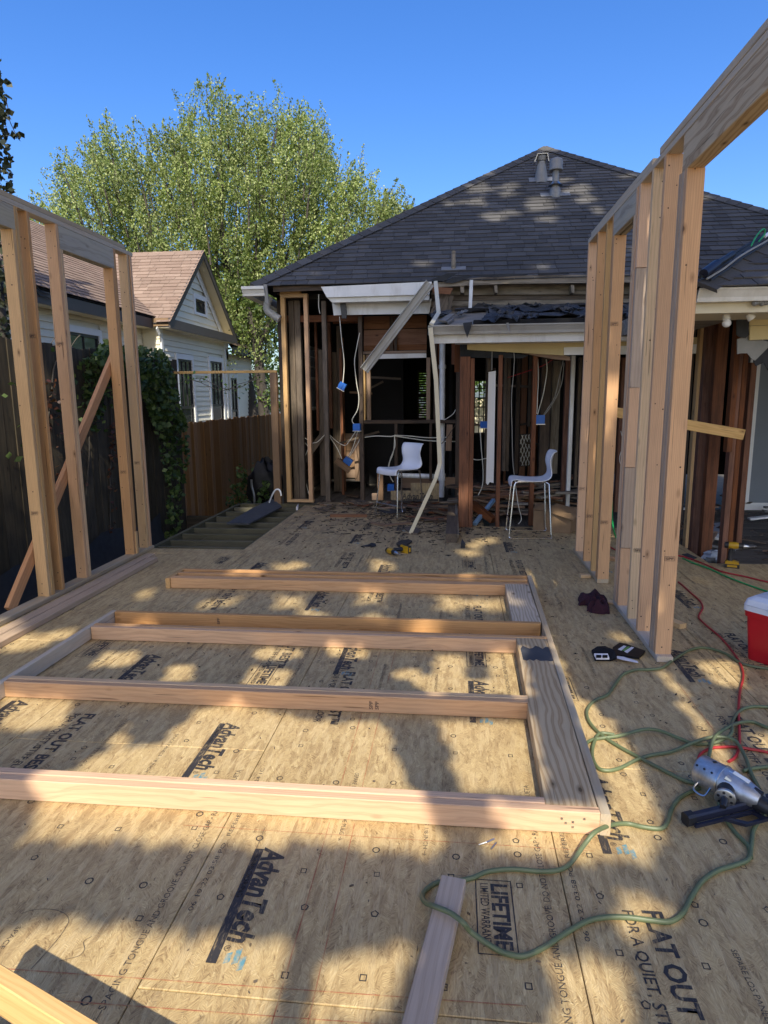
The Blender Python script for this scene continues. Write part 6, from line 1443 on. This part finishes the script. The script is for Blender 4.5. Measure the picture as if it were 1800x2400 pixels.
single('old_beam', 'short dark beam with a pale sawn end pointing at the camera', 'beam', onz(1058, 1272)+V((0, 0, .05)), onz(1062, 1195)+V((0, 0, .07)), .13, .10, 'old_gray')
single('old_beam', 'thin white-painted stick along the short dark beam', 'stick', onz(1073, 1270)+V((0, 0, .06)), onz(1068, 1185)+V((0, 0, .13)), .03, .04, 'weather_gray')
single('blue_pipe', 'light blue plastic pipe leaning in the debris behind the red post', 'pipe', onz(1112, 1232)+V((0, 0, .02)), ony(1157, 1172, 8.5), .045, .045, 'blue_pipe')
single('old_beam', 'red-brown beam lying slanted behind the red post', 'beam', ony(1104, 1180, 8.3), onz(1160, 1240)+V((0, .3, .05)), .10, .08, 'red_brown')
CD = thing('cardboard_box', 'crushed brown cardboard box behind the right chair', 'box', onz(1300, 1255)); cb = onz(1302, 1250)
m = MB(); rr = M.Translation(cb+V((.05, .22, 0))) @ M.Rotation(R(-24), 4, 'Z')
for q in ((-.24, .2, -.17, -.16, .0, .24), (-.24, .2, .16, .17, .0, .26), (-.24, -.23, -.16, .16, 0, .25), (.19, .2, -.16, .16, 0, .2), (-.23, .19, -.16, .16, 0, .01)): m.box(*q, rr)
m.build('box_walls', MT('cardboard'), CD, kind='stuff')
m = MB(); m.prism([rr @ V(p) for p in ((-.1, -.17, .24), (.24, -.24, .17), (.30, .05, .24), (-.05, .12, .29))], (0, 0, .006)); m.build('box_flap', MT('cardboard'), CD)
m = MB(); m.prism([rr @ V(p) for p in ((-.25, -.16, .25), (-.06, -.17, .24), (-.12, -.05, .32), (-.26, -.02, .30))], (0, 0, .006)); m.build('box_flap', MT('cardboard'), CD)
# black bag, conduits and the board on the open joists
BG = thing('trash_bag', 'black plastic trash bag by the brown corner post', 'bag', (-2.98, 10.1, -.3))
m = MB(); c_ = V((-2.98, 10.1, .18)); nu, nv = 26, 18
for j in range(nv+1):
    for i in range(nu):
        th = math.pi*j/nv; ph = 2*math.pi*i/nu; w_ = 1+.10*math.sin(3*ph+2*th)+.06*math.sin(7*ph-3*th)+.05*math.sin(11*th+2*ph)
        m.v.append((c_.x+.27*w_*math.sin(th)*math.cos(ph), c_.y+.27*w_*math.sin(th)*math.sin(ph), c_.z+.46*w_*math.cos(th)*(1 if th > 1.57 else .9)))
m.f = [(j*nu+i, (j+1)*nu+i, (j+1)*nu+(i+1) % nu, j*nu+(i+1) % nu) for j in range(nv) for i in range(nu)]
m.build('bag_body', MT('tape_black'), BG, True)
tag(wire('bent_conduit', [ony(*p, 9.3) for p in ((596, 1180), (595, 1160), (590, 1140), (589, 1124))], .018, MT('steel')), 'bright steel conduit standing bent by the brown fence', 'conduit')
tag(wire('bent_conduit', [ony(*p, 9.3) for p in ((631, 1178), (638, 1160), (645, 1149), (652, 1147), (657, 1152), (659, 1162))], .012, MT('pvc_white')), 'pale conduit bent in an arch in front of the black bag', 'conduit')
tag(MB().prism([onz(*p, .012) for p in ((531, 1230), (584, 1230), (661, 1190), (650, 1180), (640, 1172), (595, 1192))], (0, 0, .02)).build('tarred_board', MT('felt_slate'), None), 'slate-colored board lying across the open joists', 'board')
tag(MB().prism([onz(*p, .02) for p in ((694, 1196), (700, 1188), (698, 1196))], (0, 0, .05)).build('paper_scrap', MT('paper_white'), None), 'white paper scrap at the edge of the open joists', 'paper')
def flat(label, cat, px, mat, th=.006, name='felt_scrap'): 
    tag(MB().prism([onz(*p, .002) for p in px], (0, 0, th)).build(name, MT(mat), None), label, cat)
flat('black felt scrap shaped like a blade on the mid deck', 'felt scrap', [(845, 1281), (864, 1277), (870, 1273), (880, 1275), (882, 1280), (868, 1284), (876, 1282)], 'felt_black')
flat('dark curved shard near the lying drill', 'wood shard', [(929, 1276), (940, 1270), (958, 1268), (966, 1271), (955, 1279), (932, 1281)], 'debris_dark', .02, 'bark_shard')
flat('gray slate piece near the foot of the bent downspout', 'slate piece', [(946, 1240), (968, 1236), (986, 1245), (980, 1254), (965, 1253)], 'debris', .02, 'slate_piece')
flat('black felt triangle beside the short dark beam', 'felt scrap', [(1080, 1285), (1083, 1273), (1090, 1284)], 'felt_black', .05)
flat('black felt sheet lying under the left chair', 'felt scrap', [(887, 1199), (905, 1189), (945, 1187), (952, 1198), (915, 1204)], 'felt_slate')
flat('dark rust-brown strip inside the house doorway', 'wood scrap', [(812, 1160), (842, 1164), (840, 1167), (811, 1163)], 'old_brown', .02, 'wood_offcut')
flat('long splintered lath in front of the left chair', 'wood scrap', [(870, 1224), (905, 1230), (962, 1224), (962, 1228), (900, 1234), (868, 1228)], 'inner_board', .012, 'wood_offcut')
flat('dark felt piece behind the near studs of the right wall', 'felt scrap', [(1598, 1300), (1612, 1298), (1634, 1308), (1622, 1312)], 'felt_black')
flat('black felt bit by the far studs of the right wall', 'felt scrap', [(1445, 1328), (1455, 1326), (1458, 1338), (1450, 1336)], 'felt_black')
# pile of broken boards inside and scattered splinters
PL = thing('lumber_pile', 'heap of broken boards on the floor behind the right chair', 'debris pile', (.7, 8.9, 0))
for i in range(80):
    x, y, z = random.uniform(.1, 1.5), random.uniform(8.5, 9.6), random.uniform(.02, .36); a = random.gauss(0, .35); L = random.uniform(.25, .8); t_ = random.gauss(0, .1)
    dx = V((math.cos(a)*math.cos(t_), math.sin(a), math.sin(t_)))*L/2
    board('broken_board', V((x, y, z))-dx, V((x, y, z))+dx, random.uniform(.05, .13), random.uniform(.012, .03), MT(random.choice(['inner_board', 'old_gray', 'red_plank', 'old_brown', 'weather_gray'])), PL)
PL2 = thing('lumber_pile', 'low heap of torn boards and rubble along the foot of the bare wall', 'debris pile', (-.4, 9.3, 0))
for i in range(70):
    x, y, z = random.uniform(-1.0, .05), random.uniform(8.2, 9.6), random.uniform(.012, .05); a = random.gauss(0, .6); L = random.uniform(.1, .5)
    if x < -.5 and y < 9: continue
    dx = V((math.cos(a), math.sin(a), random.gauss(0, .05)))*L/2
    board('broken_board', V((x, y, z))-dx, V((x, y, z))+dx, random.uniform(.03, .10), random.uniform(.01, .025), MT(random.choice(['inner_board', 'old_gray', 'red_brown', 'old_brown', 'debris'])), PL2)
for i in range(60):
    x, y = random.uniform(-1.9, .1), 9.55-abs(random.gauss(0, .35)); a = random.gauss(0, .7); L = random.uniform(.06, .32); dx = V((math.cos(a), math.sin(a), random.gauss(0, .12)))*L/2
    board('broken_board', V((x, y, random.uniform(.01, .06)))-dx, V((x, y, random.uniform(.01, .06)))+dx, random.uniform(.02, .07), random.uniform(.006, .02), MT(random.choice(['inner_board', 'old_gray', 'red_brown', 'weather_gray', 'debris'])), PL2)
PL3 = thing('lumber_pile', 'rubble and torn boards on the floor of the right wing', 'debris pile', (3.2, 9, -.13))
for i in range(60):
    x, y, z = random.uniform(2.5, 5.5), random.uniform(6.8, 10.6), random.uniform(-.118, -.06); 
    if y > 9: z += random.uniform(0, .12)
    a = random.gauss(0, .8); L = random.uniform(.1, .5); dx = V((math.cos(a), math.sin(a), random.gauss(0, .08)))*L/2
    board('broken_board', V((x, y, z))-dx, V((x, y, z))+dx, random.uniform(.03, .12), random.uniform(.01, .025), MT(random.choice(['inner_board', 'old_gray', 'trim_white', 'old_brown', 'debris', 'galv'])), PL3)
chips = MB()
def chip(x, y, z, s):
    a = random.uniform(0, math.pi); l, w_ = s*random.uniform(.5, 1.6), s*random.uniform(.1, .35); c_, s_ = math.cos(a), math.sin(a); h = random.uniform(.002, .010)
    q = [V((x+c_*u*l-s_*v*w_, y+s_*u*l+c_*v*w_, z+.001)) for u, v in ((-1, -.3), (-.2, -1), (1, 0), (.1, .8))]; chips.prism(q, (0, 0, h))
for i in range(1500):
    y = 9.5-abs(random.gauss(0, 1.15)); x = random.gauss(-.15, .85)
    if -2.1 < x < (.36 if y > 7.9 else 2.3) and y > 5.5: chip(x, y, 0, .020 if y < 7.4 else .03)
for i in range(260): 
    x, y = random.uniform(-2.0, 2.2), random.uniform(3.0, 9.3); chip(x, y, 0, .008)
tag(chips.build('wood_chips', MT('debris_dark'), None, kind='stuff'), 'dark chips and splinters strewn over the deck near the house', 'wood chips')
chips = MB()
for i in range(900):
    y = 9.6-abs(random.gauss(0, .9)); x = random.gauss(-.1, .9)
    if -2.1 < x < (.36 if y > 7.9 else 2.0) and y > 6.2: chip(x, y, 0, .022)
for i in range(500): chip(random.uniform(2.5, 5.5), random.uniform(6.4, 10.5), -.127, .035)
for i in range(140): chip(random.uniform(-2.2, 2.0), random.uniform(1.3, 6), 0, .005)
tag(chips.build('wood_chips', MT('debris'), None, kind='stuff'), 'pale chips and sawdust strewn over the deck and the wing floor', 'wood chips')
tag(MB().prism([onz(*p, -.12) for p in ((1650, 1240), (1690, 1232), (1692, 1262), (1655, 1262))], (0, 0, .05)).build('plastic_sheet', MT('glass_pale'), None), 'crumpled pale plastic sheet on the floor between the wing studs', 'plastic sheet')
m = MB(); c_ = onz(1672, 1322, -.12); nu, nv = 18, 9
for j in range(nv+1):
    for i in range(nu):
        th = math.pi*j/nv; ph = 2*math.pi*i/nu; w_ = 1+.22*math.sin(3*ph+2*th)+.15*math.sin(7*ph-3*th)+.1*math.sin(9*th+5*ph)
        m.v.append((c_.x+.05+.13*w_*math.sin(th)*math.cos(ph), c_.y+.1+.08*w_*math.sin(th)*math.sin(ph), c_.z+.05+.055*w_*math.cos(th)))
m.f = [(j*nu+i, (j+1)*nu+i, (j+1)*nu+(i+1) % nu, j*nu+(i+1) % nu) for j in range(nv) for i in range(nu)]
tag(m.build('plastic_bag', MT('pale_plastic'), None, True), 'crumpled clear plastic bag lying below the deck edge by the wing posts', 'plastic bag')
tag(MB().tube([onz(1122, 1980, .003), onz(1140, 1974, .012), onz(1158, 1966, .006)], .003, 6).build('loose_nail', MT('steel'), None), 'single nail lying in front of the lying frame', 'nail')
"""pass"""
for k in range(2):
    a = (1688, 1968) if k == 0 else (1150, 1985)
tag(MB().tube([onz(1151, 1990, .003), onz(1163, 1975, .004)], .003, 6).build('loose_nail', MT('steel'), None), 'single nail lying between the short board and the lying frame', 'nail')
# ================================================================== unseen trees behind the camera, crowns shaped to drop light in set patches
kx, ky = -SUN.x/SUN.z, -SUN.y/SUN.z          # where a point at height z throws its shadow: (x+kx z, y+ky z)
def fpoly(px): return [tuple(onz(*p).xy) for p in px]
LIT = [fpoly(p) for p in (
  [(58, 1968), (105, 1880), (1000, 1945), (1072, 1955), (1010, 2008), (925, 2004), (700, 1976), (620, 1986), (300, 1976)],
  [(60, 1962), (120, 1815), (600, 1850), (985, 1875), (1010, 1950), (105, 1885)],
  [(1110, 1890), (1440, 1900), (1440, 1955), (1180, 1945)],
  [(1110, 1965), (1420, 1958), (1440, 1900), (1352, 1640), (1373, 1639), (1424, 1675), (1489, 1773), (1518, 1831), (1540, 1900), (1545, 1965), (1530, 2012), (1330, 2022), (1200, 2005)],
  [(181, 1815), (225, 1775), (300, 1750), (385, 1735), (470, 1660), (560, 1650), (640, 1668), (760, 1690), (880, 1690), (905, 1700), (925, 1760), (965, 1860), (600, 1840)],
  [(1020, 1690), (1236, 1690), (1260, 1860), (1090, 1860), (1070, 1800), (1045, 1720)],
  [(250, 1740), (275, 1718), (308, 1720), (290, 1740), (262, 1752)],
  [(0, 1620), (60, 1640), (170, 1640), (150, 1700), (40, 1720), (0, 1700)],
  [(-30, 2215), (42, 2168), (90, 2155), (290, 2172), (400, 2185), (692, 2207), (658, 2322), (630, 2440), (-60, 2440)],
  [(752, 2240), (850, 2228), (943, 2218), (1000, 2228), (965, 2272), (918, 2309), (885, 2420), (702, 2420), (745, 2320)],
  [(1308, 2247), (1450, 2252), (1470, 2320), (1490, 2440), (1295, 2440), (1303, 2320)],
  [(1446, 2092), (1500, 2090), (1562, 2110), (1580, 2139), (1540, 2180), (1505, 2215), (1467, 2150)],
  [(1625, 1552), (1690, 1545), (1740, 1560), (1745, 1600), (1690, 1612)], [(1755, 1715), (1800, 1712), (1830, 1745), (1800, 1770)],
  [(1548, 1570), (1562, 1570), (1720, 1800), (1706, 1812)],
  [(1262, 1480), (1290, 1500), (1420, 1800), (1400, 1830), (1290, 1560)],
  [(960, 1580), (1130, 1590), (1190, 1620), (1100, 1640), (1000, 1640)], [(590, 1560), (690, 1570), (660, 1620), (560, 1610)], [(400, 1560), (455, 1555), (450, 1595), (380, 1600)],
  [(-20, 1445), (70, 1460), (110, 1500), (40, 1530), (-40, 1520)], [(300, 1390), (372, 1372), (345, 1402), (300, 1410)], [(140, 1475), (190, 1455), (170, 1495), (120, 1500)],
  [(640, 1320), (720, 1312), (700, 1340), (640, 1345)], [(560, 1345), (610, 1335), (620, 1360), (560, 1365)], [(1060, 1345), (1120, 1340), (1140, 1362), (1080, 1366)], [(1240, 1340), (1290, 1345), (1285, 1375), (1240, 1370)],
  [(1075, 1288), (1130, 1280), (1125, 1305), (1075, 1306)], [(1105, 1262), (1150, 1258), (1150, 1276), (1110, 1280)], [(560, 1185), (600, 1182), (610, 1190), (570, 1194)], [(860, 1440), (930, 1445), (910, 1470), (850, 1465)], [(700, 1425), (770, 1430), (760, 1450), (690, 1445)],
  [(1180, 1620), (1235, 1625), (1235, 1650), (1185, 1650)],
  [(600, 1518), (700, 1520), (715, 1540), (640, 1548), (590, 1540)], [(930, 1566), (985, 1570), (980, 1600), (925, 1594)], [(1020, 1534), (1095, 1536), (1092, 1600), (1015, 1596)], [(1140, 1526), (1216, 1530), (1225, 1615), (1150, 1610)],
  [(640, 1396), (712, 1396), (706, 1430), (640, 1428)], [(832, 1386), (900, 1390), (892, 1422), (828, 1418)], [(1020, 1396), (1185, 1400), (1190, 1438), (1100, 1430), (1015, 1432)], [(866, 1315), (925, 1316), (920, 1340), (868, 1340)], [(470, 1405), (545, 1400), (530, 1425), (455, 1428)],
  [(760, 1515), (860, 1520), (850, 1545), (770, 1540)], [(240, 1530), (330, 1525), (310, 1560), (215, 1566)], [(300, 1465), (360, 1462), (340, 1482), (290, 1485)], [(960, 1462), (1050, 1468), (1040, 1490), (965, 1486)])]
def roof_uv(px, py, P=None):
    P = onroof(px, py) if P is None else P; return (P.x+kx*P.z, P.y+ky*P.z)
for px, py, rx_, ry_ in ((1266, 480, 26, 14), (1255, 490, 14, 10), (1205, 502, 18, 6), (1160, 510, 28, 8), (1280, 515, 24, 6), (1360, 445, 26, 10), (1375, 470, 22, 7), (1200, 437, 22, 6), (1125, 445, 24, 9), (1110, 475, 24, 8), (1190, 455, 18, 6), (1255, 628, 18, 6), (1320, 425, 20, 5), (1050, 480, 16, 7), (985, 620, 20, 6), (1400, 495, 16, 6), (1470, 415, 20, 4), (1590, 470, 28, 7), (1610, 495, 22, 6), (1640, 470, 20, 6), (1500, 590, 16, 5), (740, 645, 16, 4), (1560, 600, 18, 5), (1280, 352, 40, 6), (1130, 412, 20, 6)):
    LIT.append([roof_uv(px+rx_*1.45*math.cos(a), py+ry_*1.45*math.sin(a)) for a in np.linspace(0, 2*math.pi, 9)[:-1]])
def spot(P, r_, r2=None): u_, v_ = P.x+kx*P.z, P.y+ky*P.z; LIT.append([(u_+r_*math.cos(a), v_+(r2 or r_)*math.sin(a)) for a in np.linspace(0, 2*math.pi, 9)[:-1]])
for px, py, Y, r_, r2 in ((668, 880, 9.66, .10, .9), (700, 900, 9.9, .10, .6), (716, 980, 9.9, .06, .35), (860, 900, 10.0, .12, .25), (806, 1070, 11, .17, .28), (838, 1085, 10.9, .1, .4), (1085, 1160, 7.9, .10, .18), (1310, 1000, 9.4, .06, .2), (1245, 1020, 9.4, .05, .1), (1395, 870, 5.8, .04, .25), (1385, 1020, 5.8, .04, .35), (1372, 1090, 6.16, .03, .3), (1600, 930, 5.85, .22, .1), (1690, 860, 6.1, .05, .12), (1605, 1370, 3.9, .05, .1), (1535, 1400, 3.9, .05, .12), (1165, 655, 9.4, .18, .1), (660, 1190, 9.6, .2, .05), (880, 1160, 9.6, .25, .2), (1800, 775, 6, .2, .1), (940, 735, 9.6, .05, .05), (1060, 755, 7.7, .4, .12), (1310, 1215, 7.7, .1, .1)): spot(ony(px, py, Y), r_, r2)
def lit(u, v):
    r = np.zeros(len(u), bool)
    for p in LIT:
        q = np.array(p); b = (u > q[:, 0].min()) & (u < q[:, 0].max()) & (v > q[:, 1].min()) & (v < q[:, 1].max())
        if b.any(): idx = np.where(b)[0]; r[idx] |= in_poly(u[idx], v[idx], p)
    return r
def clump(u0, u1, v0, v1, step, size, zlo, zhi, soft):
    U, W = np.meshgrid(np.arange(u0, u1, step), np.arange(v0, v1, step)); u = U.ravel()+rng.uniform(-.5, .5, U.size)*step; v = W.ravel()+rng.uniform(-.5, .5, U.size)*step
    k = ~lit(u, v)  # no leaves on sun rays that end in a lit patch
    for du, dv in ((soft, 0), (-soft, 0), (0, soft), (0, -soft)): k &= ~lit(u+du, v+dv)
    u, v = u[k], v[k]; z = rng.uniform(zlo, zhi, len(u))+.3*np.sin(u*2)+np.maximum(v, 0)*.3
    P = np.stack([u-kx*z, v-ky*z, z], 1); return P
P1 = clump(-2.6, 2.4, 1.0, 4.2, .040, .085, 3.5, 4.2, .022)
P2 = np.concatenate([clump(-4.2, -2.6, 1.0, 4.2, .12, .2, 6, 9, .03), clump(2.4, 5.2, 1.0, 4.2, .12, .2, 6, 9, .03), clump(-1.2, 1.6, .6, 1.0, .08, .2, 4.6, 6, .03)])
P3 = clump(-4.2, 5.2, 4.2, 9.5, .095, .17, 7, 10, .025)
P4 = np.concatenate([clump(-3.7, 8.0, 9.5, 21.0, .13, .24, 10, 13, .035), clump(-5.6, -3.7, 8.6, 16.0, .13, .24, 10, 13, .035)])
def shade_leaves(P, size):
    n = len(P); s = np.array(SUN)
    a = rng.normal(size=(n, 3)); a -= s*(a@s)[:, None]*.75; a /= np.linalg.norm(a, axis=1)[:, None]; b = np.cross(s+rng.normal(0, .25, (n, 3)), a); b /= np.linalg.norm(b, axis=1)[:, None]
    h = (size*rng.uniform(.85, 1.2, n))[:, None]*.5; q = np.stack([P-a*h, P+b*h*.8, P+a*h, P-b*h*.8], 1).reshape(-1, 3)
    me = bpy.data.meshes.new('crown'); me.vertices.add(4*n); me.vertices.foreach_set('co', q.ravel().astype(np.float32)); me.loops.add(4*n); me.loops.foreach_set('vertex_index', np.arange(4*n, dtype=np.int32)); me.polygons.add(n); me.polygons.foreach_set('loop_start', np.arange(0, 4*n, 4, dtype=np.int32)); me.update(calc_edges=True); return me
for lab, sets, bx in (('unseen shade tree behind the camera, its low crown gapped to light set patches of the near deck', ((P1, .105), (P2, .30)), (2.2, -9.5)), ('taller unseen shade tree behind the camera, its crown gapped to light set patches of the house roof', ((P3, .24), (P4, .33)), (4.2, -6.5))):
    t_ = tree_thing('shade_tree', lab, (bx[0]+3.4, bx[1]-3, GZ), 9.0, .3, 'bark', (-2, 1.5))
    for P, s_ in sets: obj('crown', shade_leaves(P, s_), MT('leaf_warm'), t_, M.Identity(4))
